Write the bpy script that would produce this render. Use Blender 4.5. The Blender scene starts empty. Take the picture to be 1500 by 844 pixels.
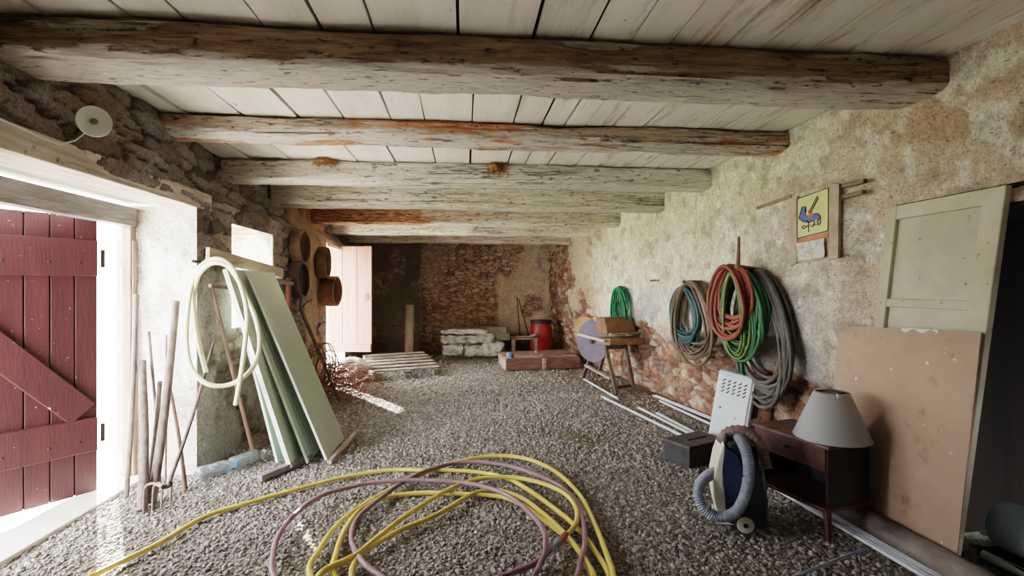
import bpy, math, random
import numpy as np
from mathutils import Vector, Matrix, noise as mnoise
random.seed(7); rng = np.random.default_rng(11)
scene = bpy.context.scene
COL = scene.collection

# ------------------------------------------------------------------ survey helpers
# sight lines from the standing point of the photograph, intersected with the real planes of the barn
F = 740.0; EYE = 1.6; YAW = math.atan(70/740)
def sight(px, py):
    cx = (px-750)/F
    return Vector((cx*math.cos(YAW)+math.sin(YAW), math.cos(YAW)-cx*math.sin(YAW), (422-py)/F))
def on_z(px, py, z=0.0):
    d = sight(px, py); t = (z-EYE)/d.z
    return Vector((d.x*t, d.y*t, z))
def on_x(px, py, x):
    d = sight(px, py); t = x/d.x
    return Vector((x, d.y*t, EYE+d.z*t))
def on_y(px, py, y):
    d = sight(px, py); t = y/d.y
    return Vector((d.x*t, y, EYE+d.z*t))

XL = -2.3                     # inner face of left wall
def xr(y):                    # inner face of right wall
    return 2.83 if y < 7.3 else 2.83-(y-7.3)*0.105
YB = 13.1                     # back wall
ZC = 2.95                     # ceiling

# ------------------------------------------------------------------ numpy noise
def _h(ix, iy, seed):
    n = (ix.astype(np.int64)*374761393 + iy.astype(np.int64)*668265263 + seed*982451653) & 0x7fffffff
    n = ((n ^ (n >> 13))*1274126177) & 0x7fffffff
    return ((n ^ (n >> 16)) & 0xffff)/65535.0
def vnoise(x, y, seed=0):
    ix = np.floor(x); iy = np.floor(y); fx = x-ix; fy = y-iy
    fx = fx*fx*(3-2*fx); fy = fy*fy*(3-2*fy)
    a = _h(ix, iy, seed); b = _h(ix+1, iy, seed); c = _h(ix, iy+1, seed); d = _h(ix+1, iy+1, seed)
    return (a*(1-fx)+b*fx)*(1-fy)+(c*(1-fx)+d*fx)*fy
def fbm(x, y, seed=0, o=4):
    s = 0; a = .5; t = 0
    for k in range(o):
        s = s+a*vnoise(x*2**k, y*2**k, seed+k*17); t += a; a *= .5
    return s/t
def cells(x, y, seed=0, jit=.85):
    ix = np.floor(x); iy = np.floor(y)
    f1 = np.full(x.shape, 9.); f2 = np.full(x.shape, 9.); cid = np.zeros(x.shape)
    for dx in (-1, 0, 1):
        for dy in (-1, 0, 1):
            cx = ix+dx; cy = iy+dy
            px = cx+.5+jit*(_h(cx, cy, seed)-.5); py = cy+.5+jit*(_h(cx, cy, seed+5)-.5)
            d = np.hypot(px-x, py-y); idv = _h(cx, cy, seed+9)
            m = d < f1
            f2 = np.where(m, f1, np.minimum(f2, d)); cid = np.where(m, idv, cid); f1 = np.where(m, d, f1)
    return f1, f2-f1, cid
def sstep(a, b, x):
    t = np.clip((x-a)/(b-a), 0, 1); return t*t*(3-2*t)

# ------------------------------------------------------------------ mesh builder
class MB:
    def __init__(s): s.v = []; s.f = []
    def add(s, vs, fs):
        o = len(s.v); s.v += [tuple(v) for v in vs]; s.f += [tuple(i+o for i in f) for f in fs]; return s
    def box(s, c, size, R=None):
        c = Vector(c); hx, hy, hz = [q/2 for q in size]; vs = []
        for z in (-hz, hz):
            for y in (-hy, hy):
                for x in (-hx, hx):
                    p = Vector((x, y, z)); vs.append((R @ p if R else p)+c)
        return s.add(vs, [(0,2,3,1),(4,5,7,6),(0,1,5,4),(2,6,7,3),(0,4,6,2),(1,3,7,5)])
    def bar(s, a, b, w, t, up=(0,0,1)):
        """rectangular bar from a to b, w wide across, t thick along up"""
        a = Vector(a); b = Vector(b); d = (b-a); L = d.length; d.normalize(); u = Vector(up)
        side = d.cross(u)
        if side.length < 1e-4: side = d.cross(Vector((1,0,0)))
        side.normalize(); u = side.cross(d)
        R = Matrix((side, d, u)).transposed()
        return s.box((a+b)/2, (w, L, t), R)
    def tube(s, path, r, seg=8, caps=True, rf=None, jit=0):
        P = [Vector(p) for p in path]; n = len(P); vs = []; fs = []
        T = []
        for i in range(n):
            t = P[min(i+1, n-1)]-P[max(i-1, 0)]
            T.append(t.normalized() if t.length > 1e-9 else Vector((0,0,1)))
        ref = Vector((0,0,1)) if abs(T[0].z) < .9 else Vector((1,0,0))
        N = (ref-T[0]*ref.dot(T[0])).normalized()
        for i in range(n):
            N = N-T[i]*N.dot(T[i])
            N = N.normalized() if N.length > 1e-6 else T[i].orthogonal().normalized()
            B = T[i].cross(N); rr = rf(i/(n-1))*r if rf else r
            for k in range(seg):
                a = 2*math.pi*k/seg; q = rr*(1+(random.uniform(-jit, jit) if jit else 0))
                vs.append(P[i]+(N*math.cos(a)+B*math.sin(a))*q)
        for i in range(n-1):
            for k in range(seg):
                k2 = (k+1) % seg
                fs.append((i*seg+k, i*seg+k2, (i+1)*seg+k2, (i+1)*seg+k))
        if caps:
            fs.append(tuple(range(seg-1, -1, -1))); fs.append(tuple((n-1)*seg+k for k in range(seg)))
        return s.add(vs, fs)
    def lathe(s, prof, c=(0,0,0), axis=(0,0,1), seg=32, sx=1, sy=1):
        c = Vector(c); ax = Vector(axis).normalized(); u = ax.orthogonal().normalized(); w = ax.cross(u)
        vs = []; fs = []; m = len(prof)
        for k in range(seg):
            a = 2*math.pi*k/seg
            for (r, h) in prof: vs.append(c+ax*h+u*(r*math.cos(a)*sx)+w*(r*math.sin(a)*sy))
        for k in range(seg):
            k2 = (k+1) % seg
            for i in range(m-1): fs.append((k*m+i, k2*m+i, k2*m+i+1, k*m+i+1))
        if prof[0][0] > 1e-5: fs.append(tuple(k*m for k in range(seg-1, -1, -1)))
        if prof[-1][0] > 1e-5: fs.append(tuple(k*m+m-1 for k in range(seg)))
        return s.add(vs, fs)
    def prism(s, poly, depth):
        """closed polygon (3d points, planar) extruded by vector depth"""
        P = [Vector(p) for p in poly]; d = Vector(depth); n = len(P)
        fs = [tuple(range(n-1, -1, -1)), tuple(range(n, 2*n))]
        for i in range(n):
            j = (i+1) % n; fs.append((i, j, n+j, n+i))
        return s.add(P+[p+d for p in P], fs)
    def xf(s, M): s.v = [tuple(M @ Vector(v)) for v in s.v]; return s
    def crumple(s, amp, sc=6, seed=0):
        o = Vector((seed*3.1, seed*1.7, seed*.9))
        s.v = [tuple(Vector(v)+mnoise.noise_vector(Vector(v)*sc+o)*amp) for v in s.v]; return s

WL = {}
def obj(name, mb, mat, parent=None, smooth=None, bevel=0, loc=None):
    """one mesh object; vertices are given in world space"""
    me = bpy.data.meshes.new(name); vs = np.array(mb.v, float).reshape(-1, 3)
    if parent is not None: L = Vector(WL[parent.name])
    elif loc is not None: L = Vector(loc)
    else:
        lo = vs.min(0); hi = vs.max(0); L = Vector(((lo[0]+hi[0])/2, (lo[1]+hi[1])/2, lo[2]))
    me.from_pydata((vs-np.array(L)).tolist(), [], mb.f); me.validate(); me.update()
    me.materials.append(mat)
    o = bpy.data.objects.new(name, me); COL.objects.link(o)
    if parent is not None: o.parent = parent
    else: o.location = L
    WL[o.name] = tuple(L)
    if smooth:
        me.shade_smooth()
        if smooth != True: me.set_sharp_from_angle(angle=math.radians(smooth))
    if bevel:
        b = o.modifiers.new('bevel', 'BEVEL'); b.width = bevel; b.segments = 2; b.limit_method = 'ANGLE'
    return o
def tag(o, label, cat, group=None, kind=None):
    o['label'] = label; o['category'] = cat
    if group: o['group'] = group
    if kind: o['kind'] = kind
    return o
def thing(name, label, cat, loc, group=None):
    o = bpy.data.objects.new(name, None); o.empty_display_size = .1; COL.objects.link(o); o.location = loc
    WL[o.name] = tuple(loc); return tag(o, label, cat, group)
def solo(name, mb, mat, label, cat, group=None, **k): return tag(obj(name, mb, mat, **k), label, cat, group)
def struct(name, mb, mat, **k):
    o = obj(name, mb, mat, loc=(0,0,0), **k); o['kind'] = 'structure'; return o
def catmull(pts, n=8, closed=False):
    P = [Vector(p) for p in pts]; out = []; m = len(P)
    for i in range(m-1 if not closed else m):
        g = (lambda k: P[k % m]) if closed else (lambda k: P[max(0, min(m-1, k))])
        p0, p1, p2, p3 = g(i-1), g(i), g(i+1), g(i+2)
        for k in range(n):
            t = k/n
            out.append(.5*((2*p1)+(p2-p0)*t+(2*p0-5*p1+4*p2-p3)*t*t+(3*p1-p0-3*p2+p3)*t**3))
    if not closed: out.append(P[-1])
    return out

# ------------------------------------------------------------------ materials
def srgb(c):
    return tuple((x/12.92 if x <= .04045 else ((x+.055)/1.055)**2.4) for x in [q/255 for q in c])+(1,)
class NT:
    def __init__(s, name):
        s.m = bpy.data.materials.new(name); s.m.use_nodes = True; s.t = s.m.node_tree; s.b = s.t.nodes['Principled BSDF']
        s.tc = s.n('ShaderNodeTexCoord')
    def n(s, k, **kw):
        q = s.t.nodes.new(k)
        for a, v in kw.items(): setattr(q, a, v)
        return q
    def l(s, a, b): s.t.links.new(a, b)
    def noise(s, scale, stretch=(1,1,1), detail=4, rough=.6, off=0):
        mp = s.n('ShaderNodeMapping'); mp.inputs['Scale'].default_value = stretch; mp.inputs['Location'].default_value = (off, off*.7, off*.3)
        s.l(s.tc.outputs['Object'], mp.inputs['Vector'])
        q = s.n('ShaderNodeTexNoise'); q.inputs['Scale'].default_value = scale; q.inputs['Detail'].default_value = detail
        q.inputs['Roughness'].default_value = rough; s.l(mp.outputs[0], q.inputs['Vector']); return q.outputs['Fac']
    def ramp(s, fac, stops):
        q = s.n('ShaderNodeValToRGB'); s.l(fac, q.inputs[0]); e = q.color_ramp.elements
        while len(e) > len(stops): e.remove(e[-1])
        while len(e) < len(stops): e.new(.5)
        for el, (p, c) in zip(e, stops): el.position = p; el.color = c if len(c) == 4 else tuple(c)+(1,)
        return q.outputs[0]
    def step(s, fac, a, b): return s.ramp(fac, [(a, (0,0,0,1)), (b, (1,1,1,1))])
    def mix(s, fac, a, b, mode='MIX'):
        q = s.n('ShaderNodeMix', data_type='RGBA', blend_type=mode)
        if isinstance(fac, (int, float)): q.inputs[0].default_value = fac
        else: s.l(fac, q.inputs[0])
        for i, x in ((6, a), (7, b)):
            if isinstance(x, tuple): q.inputs[i].default_value = x
            else: s.l(x, q.inputs[i])
        return q.outputs[2]
    def bump(s, h, strength=.4, dist=.02):
        q = s.n('ShaderNodeBump'); q.inputs['Strength'].default_value = strength; q.inputs['Distance'].default_value = dist
        s.l(h, q.inputs['Height']); s.l(q.outputs[0], s.b.inputs['Normal'])
    def out(s, col, rough=.8, metal=0, **kw):
        if isinstance(col, tuple): s.b.inputs['Base Color'].default_value = col
        else: s.l(col, s.b.inputs['Base Color'])
        s.b.inputs['Roughness'].default_value = rough; s.b.inputs['Metallic'].default_value = metal
        for k, v in kw.items(): s.b.inputs[k.replace('_', ' ')].default_value = v
        return s.m
def M(name, c1, c2=None, scale=8, stretch=(1,1,1), rough=.75, metal=0, bump=.15, spots=None, spot_c=(60,45,35), lo=.35, hi=.65, bscale=None, **kw):
    t = NT(name); c2 = c2 or tuple(int(x*.8) for x in c1)
    f = t.noise(scale, stretch); col = t.ramp(f, [(lo, srgb(c1)), (hi, srgb(c2))])
    if spots:
        col = t.mix(t.step(t.noise(spots[0], off=3.3, detail=6, rough=.7), spots[1], spots[1]+.06), col, srgb(spot_c))
    if bump: t.bump(t.noise(bscale or scale*4, stretch, detail=5), bump, .01)
    return t.out(col, rough, metal, **kw)
def beam_mat(name, c1, c2, pale, pale_amt, rot_amt=0, rot=(176,98,52), off=0, crack=.5, under=.75, rot_x=None):
    t = NT(name)
    g = t.noise(6, (.45, 6, 6), detail=9, rough=.75, off=off)
    col = t.ramp(g, [(.22, srgb(tuple(int(x*.8) for x in c2))), (.38, srgb(c2)), (.52, srgb(c1)), (.72, srgb(tuple(min(255, int(x*1.22)) for x in c1)))])
    # old flaking limewash, painted paler on lower faces to imitate light bounced up
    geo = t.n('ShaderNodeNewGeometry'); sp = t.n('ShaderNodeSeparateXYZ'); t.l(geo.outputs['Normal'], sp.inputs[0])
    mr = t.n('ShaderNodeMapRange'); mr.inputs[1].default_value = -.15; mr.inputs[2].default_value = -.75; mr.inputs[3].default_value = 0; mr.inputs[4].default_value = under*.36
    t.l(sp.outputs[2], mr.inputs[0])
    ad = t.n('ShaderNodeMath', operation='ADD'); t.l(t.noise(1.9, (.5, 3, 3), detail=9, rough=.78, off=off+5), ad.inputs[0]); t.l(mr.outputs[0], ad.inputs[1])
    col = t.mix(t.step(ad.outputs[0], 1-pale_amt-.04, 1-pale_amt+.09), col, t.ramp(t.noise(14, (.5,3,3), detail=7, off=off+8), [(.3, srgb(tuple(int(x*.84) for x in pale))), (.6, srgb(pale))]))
    if rot_amt:
        rc = t.ramp(t.noise(10, (.7, 4, 4), detail=9, rough=.75, off=off+2), [(.28, srgb(tuple(int(x*.6) for x in rot))), (.46, srgb(rot)), (.6, srgb((214,166,128))), (.72, srgb((232,200,168)))])
        rn = t.noise(.95, (.5, 2.2, 2.2), detail=8, rough=.7, off=off+9)
        if rot_x:
            sx = t.n('ShaderNodeSeparateXYZ'); t.l(t.tc.outputs['Object'], sx.inputs[0])
            rr = t.n('ShaderNodeMapRange'); rr.inputs[1].default_value = rot_x[0]; rr.inputs[2].default_value = rot_x[1]; rr.inputs[3].default_value = .22; rr.inputs[4].default_value = -.12
            t.l(sx.outputs[0], rr.inputs[0]); aa = t.n('ShaderNodeMath', operation='ADD'); t.l(rn, aa.inputs[0]); t.l(rr.outputs[0], aa.inputs[1]); rn = aa.outputs[0]
        col = t.mix(t.step(rn, 1-rot_amt-.02, 1-rot_amt+.03), col, rc)
    ck = t.noise(2.6, (.16, 5, 5), detail=7, rough=.62, off=off+13)
    ckm = t.ramp(ck, [(.482, (0,0,0,1)), (.5, (1,1,1,1)), (.518, (0,0,0,1))])
    gate = t.step(t.noise(1.1, (.6, 2, 2), off=off+21), .5, .58)
    cm = t.mix(gate, (0,0,0,1), ckm)
    col = t.mix(cm, col, srgb((50,38,30)))
    hole = t.step(t.noise(30, (.35, 1.1, 1.1), detail=4, rough=.68, off=off+4), .6, .65)
    col = t.mix(hole, col, t.mix(1.0, col, (.33,.28,.25,1), 'MULTIPLY'))
    hgt = t.mix(.55, g, t.noise(16, (.5, 4, 4), detail=8, off=off+1)); hgt = t.mix(cm, hgt, (0,0,0,1)); hgt = t.mix(hole, hgt, (0,0,0,1))
    t.bump(hgt, 1.0, .04)
    return t.out(col, .9)
def wall_mat():
    t = NT('wall_surface'); a = t.n('ShaderNodeAttribute', attribute_name='Col')
    f = t.noise(26, detail=8, rough=.75); v = t.ramp(f, [(.28, (.5,.47,.44,1)), (.42, (.88,.87,.86,1)), (.55, (1.04,1.04,1.04,1)), (.72, (1.3,1.3,1.28,1))])
    col = t.mix(1.0, a.outputs['Color'], v, 'MULTIPLY')
    pit = t.step(t.noise(24, (1,1,1.7), detail=6, rough=.72, off=2), .595, .64)
    col = t.mix(pit, col, t.mix(1.0, col, (.42,.36,.32,1), 'MULTIPLY'))
    fine = t.ramp(t.noise(64, detail=5, rough=.7, off=5), [(.32, (.42,.39,.36,1)), (.43, (.9,.89,.88,1)), (.58, (1.08,1.08,1.08,1)), (.7, (1.45,1.45,1.45,1))])
    col = t.mix(1.0, col, fine, 'MULTIPLY')
    cr = t.ramp(t.noise(2.3, (1,1,1.7), detail=9, rough=.62, off=11), [(.492, (0,0,0,1)), (.5, (1,1,1,1)), (.508, (0,0,0,1))])
    cr = t.mix(t.step(t.noise(1.6, off=17), .5, .6), (0,0,0,1), cr)
    col = t.mix(cr, col, t.mix(1.0, col, (.45,.4,.36,1), 'MULTIPLY'))
    t.bump(t.mix(.5, f, t.noise(90, detail=4)), .9, .03)
    return t.out(col, .95)

MAT = {}
MAT['wall'] = wall_mat()
MAT['white_wood'] = M('whitewashed_board', (226,222,210), (196,188,172), 2.2, (4,.5,1), .85, bump=.25, bscale=18)

# ================================================================== SETTING
def lin(c): return np.array(srgb(c)[:3])
def lerp(a, b, t): return a+(b-a)*t[..., None]
def wall_grid(name, path, U, Z, colfun, dispfun, holes=(), edge=.12, batter=0):
    """U: distances, path(u)->(x,y,nx,ny). holes: (u0,u1,z0,z1)"""
    uu, zz = np.meshgrid(U, Z, indexing='ij'); X = np.array([path(u) for u in U])
    d = dispfun(uu, zz); fade = np.ones_like(d)
    for (a, b, c, e) in holes:
        dx = np.maximum(np.maximum(a-uu, uu-b), 0); dz = np.maximum(np.maximum(c-zz, zz-e), 0)
        fade *= np.clip(np.hypot(dx, dz)/edge, 0, 1)
    d = d*fade-batter*np.clip(1-zz/1.3, 0, 1)
    co = np.stack([X[:, None, 0]+X[:, None, 2]*d, X[:, None, 1]+X[:, None, 3]*d, zz], -1).reshape(-1, 3)
    nu, nz = uu.shape; i, j = np.meshgrid(np.arange(nu-1), np.arange(nz-1), indexing='ij')
    uc = (uu[:-1, :-1]+uu[1:, 1:])/2; zc = (zz[:-1, :-1]+zz[1:, 1:])/2; keep = np.ones(uc.shape, bool)
    for (a, b, c, e) in holes: keep &= ~((uc > a) & (uc < b) & (zc > c) & (zc < e))
    a = (i*nz+j)[keep]; q = np.stack([a, a+nz, a+nz+1, a+1], -1)
    return grid_mesh(name, co, q, colfun(uu, zz).reshape(-1, 3))
def grid_mesh(name, co, quads, rgb, mat=None):
    me = bpy.data.meshes.new(name); me.vertices.add(len(co)); me.vertices.foreach_set('co', co.astype(np.float32).ravel())
    k = quads.shape[1]; me.loops.add(quads.size); me.polygons.add(len(quads))
    me.loops.foreach_set('vertex_index', quads.astype(np.int32).ravel())
    me.polygons.foreach_set('loop_start', np.arange(0, quads.size, k, dtype=np.int32))
    me.update(calc_edges=True); me.validate()
    at = me.color_attributes.new('Col', 'FLOAT_COLOR', 'POINT')
    at.data.foreach_set('color', np.concatenate([np.clip(rgb, 0, 1), np.ones((len(rgb), 1))], 1).astype(np.float32).ravel())
    me.materials.append(mat or MAT['wall'])
    o = bpy.data.objects.new(name, me); COL.objects.link(o); o['kind'] = 'structure'; WL[o.name] = (0,0,0); return o
def stones(u, z, sx, sz, seed):
    wu = u+.17*(fbm(u*4, z*4, seed+1, 5)-.5); wz = z+.13*(fbm(u*4, z*4, seed+2, 5)-.5)
    return cells(wu/sx, wz/sz, seed)
def stone_rgb(u, z, st, pal, seed, mortar):
    f1, e, cid = st; pal = np.array([lin(c) for c in pal]); idx = np.clip((cid*len(pal)).astype(int), 0, len(pal)-1)
    c = pal[idx]*(.62+.3*_h(np.floor(cid*9999), np.floor(cid*777), seed)+.5*fbm(u*11, z*13, seed, 5))[..., None]
    return lerp(np.broadcast_to(lin(mortar), c.shape), c, sstep(.03, .16, e))
mortar_d = lambda e: sstep(0, .22, e)

# ---- right wall: lime plaster over reddish rubble stone
def right_masks(u, z):
    n = fbm(u*1.7, z*2.2, 31, 5); n2 = fbm(u*5, z*6, 35, 5)
    base = .9+.18*sstep(8, 10, u)-.12*sstep(5.2, 4.2, u)+(n-.5)*.75+(n2-.5)*.3
    pl = sstep(-.05, .06, z-base)
    far = sstep(8.6, 10.2, u)
    pl = pl*(1-far*sstep(.50, .56, fbm(u*1.3+7, z*1.1, 41, 5)))
    return pl, n, n2, far
def right_disp(u, z):
    pl, n, n2, far = right_masks(u, z); f1, e, cid = stones(u, z, .2, .09, 3)
    s = mortar_d(e)*(.02+.05*cid)-.03
    p = .045+.05*(fbm(u*1.1, z*1.1, 44)-.5)+.02*(fbm(u*8, z*8, 46)-.5)+.012*(fbm(u*26, z*26, 47)-.5)
    return s*(1-pl)+p*pl-.075*sstep(3.6, 3.3, u)*sstep(2.8, 2.3, z)
def right_col(u, z):
    pl, n, n2, far = right_masks(u, z); st = stones(u, z, .2, .09, 3)
    sc = stone_rgb(u, z, st, [(168,122,98),(186,148,126),(148,104,82),(200,172,152),(176,128,98),(158,136,120),(134,98,80),(182,138,114),(214,190,170)], 5, (104,80,66))
    p = lerp(np.broadcast_to(lin((224,214,196)), sc.shape), lin((238,232,220)), sstep(.3, .7, fbm(u*2.6, z*3, 51, 6)))
    p = lerp(p, lin((206,190,130)), .32*sstep(.5, .7, fbm(u*.8+3, z*1.2+9, 53, 4))*sstep(1.4, 2.0, z))
    p = lerp(p, lin((210,184,162)), .8*sstep(4.6, 2.8, u+.8*(n2-.5)))                     # pinker towards the near end
    p = lerp(p, lin((176,178,180)), .7*sstep(.4, .6, fbm(u*.9+2, z*1.6, 57, 4))*sstep(1.75, 1.45, z)*sstep(8.8, 8, u))
    p = lerp(p, lin((190,154,128)), (.25+.4*sstep(5, 3, u)+.3*sstep(8,9.5,u))*sstep(.58, .68, fbm(u*1.4+11, z*2.1, 59, 6)))        # rusty damp patches
    p = lerp(p, lin((164,144,126)), .55*sstep(.60, .66, fbm(u*6+1, z*7, 61, 5)))
    p = lerp(p, lin((250,246,236)), .6*sstep(.58, .66, fbm(u*9+5, z*9, 66, 4)))
    p = lerp(p, lin((172,140,104)), far*.55)
    p = p*(.8+.4*fbm(u*14, z*14, 63, 4))[..., None]
    return lerp(sc, p, pl)
U = np.arange(-3, 13.2, .022); Z = np.arange(-.11, ZC+.05, .022)
NICHE = (1.4, 3.0, -1, 2.04)
kk = .105/math.hypot(1, .105); kc = 1/math.hypot(1, .105)
wall_grid('wall_right', lambda u: (xr(u), u, -1 if u < 7.3 else -kc, 0 if u < 7.3 else -kk), U, Z, right_col, right_disp, [NICHE], batter=.18)

# ---- left wall: dark schist, patchy render, door and window openings
DOOR = (1.6, 4.6, -1, 2.3); WIN = (5.26, 6.32, 1.2, 2.24); DOOR2 = (8.72, 10.05, -1, 2.36)
def left_masks(u, z):
    n = fbm(u*1.9, z*2.1, 71, 5)
    pier = sstep(7.35, 7.6, u+.25*(n-.5))*sstep(9.4, 9, u)
    low = sstep(2.05, 1.55, z+.6*(n-.5))*sstep(7.2, 6.5, u)
    pl = np.clip(pier*sstep(.3, .42, n)+low*sstep(.32, .45, n), 0, 1)
    return pl, pier, n
def left_disp(u, z):
    pl, pier, n = left_masks(u, z); f1, e, cid = stones(u, z, .48, .11, 13)
    return (sstep(0,.12,e)*(.015+.045*cid)+.03*(fbm(u*5, z*14, 77)-.5)-.03)*(1-pl)+pl*(.02+.03*(fbm(u*6, z*6, 75)-.5))-.2*sstep(2.36,2.6,z)*sstep(3.9,5.4,u)
def left_col(u, z):
    pl, pier, n = left_masks(u, z); st = stones(u, z, .48, .11, 13)
    sc = stone_rgb(u, z, st, [(152,143,134),(134,124,116),(164,152,140),(120,112,106),(144,130,118),(156,149,143)], 15, (88,78,71))
    sc = lerp(sc, lin((120,96,72)), .5*sstep(.5, .65, fbm(u*2, z*2, 79, 4)))
    p = lerp(np.broadcast_to(lin((180,172,164)), sc.shape), lin((152,142,134)), sstep(.4, .6, fbm(u*2.5, z*2.5, 81, 5)))
    p = lerp(p, lin((182,160,126)), pier*.9)
    p = lerp(p, lin((150,92,56)), pier*.7*sstep(.55, .65, fbm(u*3+4, z*2, 83, 5)))
    p = p*(.8+.4*fbm(u*14, z*14, 85, 4))[..., None]
    return lerp(sc, p, pl)
Zl = np.arange(-.1, ZC+.05, .02); Ul = np.arange(-3, 13.2, .02)
wall_grid('wall_left', lambda u: (XL, u, 1, 0), Ul, Zl, left_col, left_disp, [DOOR, WIN, DOOR2])
def reveal(name, p0, du, dv, nu, nv, n, c1, c2, amp, seed, stone=0):
    """rough plastered surface spanned by du,dv from p0, normal n, pinned at its borders"""
    a, b = np.meshgrid(np.linspace(0, 1, nu), np.linspace(0, 1, nv), indexing='ij')
    lu = Vector(du).length; lv = Vector(dv).length
    d = amp*2*(fbm(a*lu*7, b*lv*7, seed, 5)-.5)*np.minimum(1, 12*np.minimum(np.minimum(a, 1-a), np.minimum(b, 1-b)))
    co = np.array(p0)+a[..., None]*np.array(du)+b[..., None]*np.array(dv)+d[..., None]*np.array(n)
    c = lerp(np.broadcast_to(lin(c1), co.shape), lin(c2), sstep(.42, .66, fbm(a*lu*4, b*lv*4, seed+3, 5)))*(.85+.3*fbm(a*lu*20, b*lv*20, seed+6))[..., None]
    if stone: c = lerp(c, lin((70,58,48)), stone*sstep(.07, .0, cells(a*lu/.2, b*lv/.09, seed)[1]))
    i, j = np.meshgrid(np.arange(nu-1), np.arange(nv-1), indexing='ij'); k = (i*nv+j).ravel()
    return grid_mesh(name, co.reshape(-1, 3), np.stack([k, k+nv, k+nv+1, k+1], -1), c.reshape(-1, 3))
XO = -2.95
W1, W2 = (238,236,232), (206,198,188)
reveal('wall_left_jamb', (XL,4.6,0), (XO-XL,0,0), (0,0,2.3), 40, 120, (0,-1,0), W1, W2, .025, 91)
reveal('wall_left_near_jamb', (XO,1.6,0), (XL-XO,0,0), (0,0,2.3), 20, 60, (0,1,0), W1, W2, .02, 92)
reveal('wall_left_window_side', (XL,6.32,1.2), (XO-XL,0,0), (0,0,1.04), 40, 60, (0,-1,0), W1, W2, .025, 93, .6)
reveal('wall_left_window_near_side', (XO,5.26,1.2), (XL-XO,0,0), (0,0,1.04), 20, 30, (0,1,0), W1, W2, .02, 94)
reveal('wall_left_window_sill', (XL,5.26,1.2), (XO-XL,0,0), (0,1.06,0), 20, 30, (0,0,1), W2, W1, .015, 95)
reveal('wall_left_window_head', (XO,5.26,2.24), (XL-XO,0,0), (0,1.06,0), 20, 30, (0,0,-1), (150,130,110), W2, .01, 96)
reveal('wall_left_far_jamb', (XL,10.05,0), (XO-XL,0,0), (0,0,2.36), 30, 90, (0,-1,0), W1, W2, .02, 97)
reveal('wall_left_pier_jamb', (XO,8.72,0), (XL-XO,0,0), (0,0,2.36), 30, 90, (0,1,0), W1, W2, .02, 98)
reveal('wall_left_far_head', (XO,8.72,2.36), (XL-XO,0,0), (0,1.33,0), 20, 30, (0,0,-1), (226,216,200), W2, .01, 99)

# ---- back wall: brown rubble, a rendered pier at the left and paler render at the right
def back_masks(u, z):
    n = fbm(u*1.8, z*1.8, 101, 5)
    left = sstep(-1.08, -1.14, u); right = sstep(.75, .95, u+.3*(n-.5))
    pl = np.clip(left*sstep(.34, .44, n)+right*sstep(.36, .5, n)*sstep(.2, .5, z), 0, 1)
    return pl, left, right, n
def back_disp(u, z):
    pl, left, right, n = back_masks(u, z); e = stones(u, z, .2, .075, 23)[1]; cid = stones(u, z, .2, .075, 23)[2]
    return (mortar_d(e)*(.03+.06*cid)-.05)*(1-pl)+pl*(.02+.03*(fbm(u*6, z*6, 105)-.5))+left*.14
def back_col(u, z):
    pl, left, right, n = back_masks(u, z)
    sc = stone_rgb(u, z, stones(u, z, .2, .075, 23), [(190,170,150),(166,146,128),(204,182,158),(150,132,116),(180,154,130),(198,182,168)], 25, (98,82,70))
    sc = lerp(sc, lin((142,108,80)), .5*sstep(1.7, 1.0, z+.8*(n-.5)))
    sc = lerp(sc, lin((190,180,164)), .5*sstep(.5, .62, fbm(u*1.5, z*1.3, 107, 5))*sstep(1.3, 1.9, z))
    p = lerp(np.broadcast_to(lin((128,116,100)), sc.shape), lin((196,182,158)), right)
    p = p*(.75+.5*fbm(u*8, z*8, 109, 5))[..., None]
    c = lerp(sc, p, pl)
    c = c*(1+.45*sstep(-1.1, -.9, u))[..., None]  # middle and right brightened in colour to stand in for missing doorway light
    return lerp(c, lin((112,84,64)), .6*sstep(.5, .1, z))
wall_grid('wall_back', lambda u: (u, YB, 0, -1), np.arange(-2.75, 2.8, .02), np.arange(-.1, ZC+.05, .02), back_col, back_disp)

# ---- wall behind the standing point (door side only) and the dark recess on the right
mb = MB(); mb.box((.2,-2.6,1.5), (6.5,.2,3.1))
struct('wall_front', mb, M('front_render', (150,138,122), (120,108,94), 2))
dark = M('recess_shade_boards', (40,32,27), (22,18,15), 4, (1,1,.1), .95, bump=.4)  # near-black colour stands in for shade that the door light would wash out
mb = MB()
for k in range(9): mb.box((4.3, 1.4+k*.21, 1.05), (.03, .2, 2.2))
mb.box((4.36,2.2,1.0), (.06,2.0,2.3)); mb.box((3.6,1.34,1.17), (1.5,.1,1.86)); mb.box((3.62,3.06,1.05), (1.5,.1,2.1)); mb.box((3.6,2.2,2.1), (1.5,1.8,.1)); mb.box((3.75,2.2,-.04), (1.2,1.8,.06))  # near jamb stopped short of the floor; gap added to light the roll
struct('wall_right_recess', mb, dark, bevel=.004)

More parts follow.
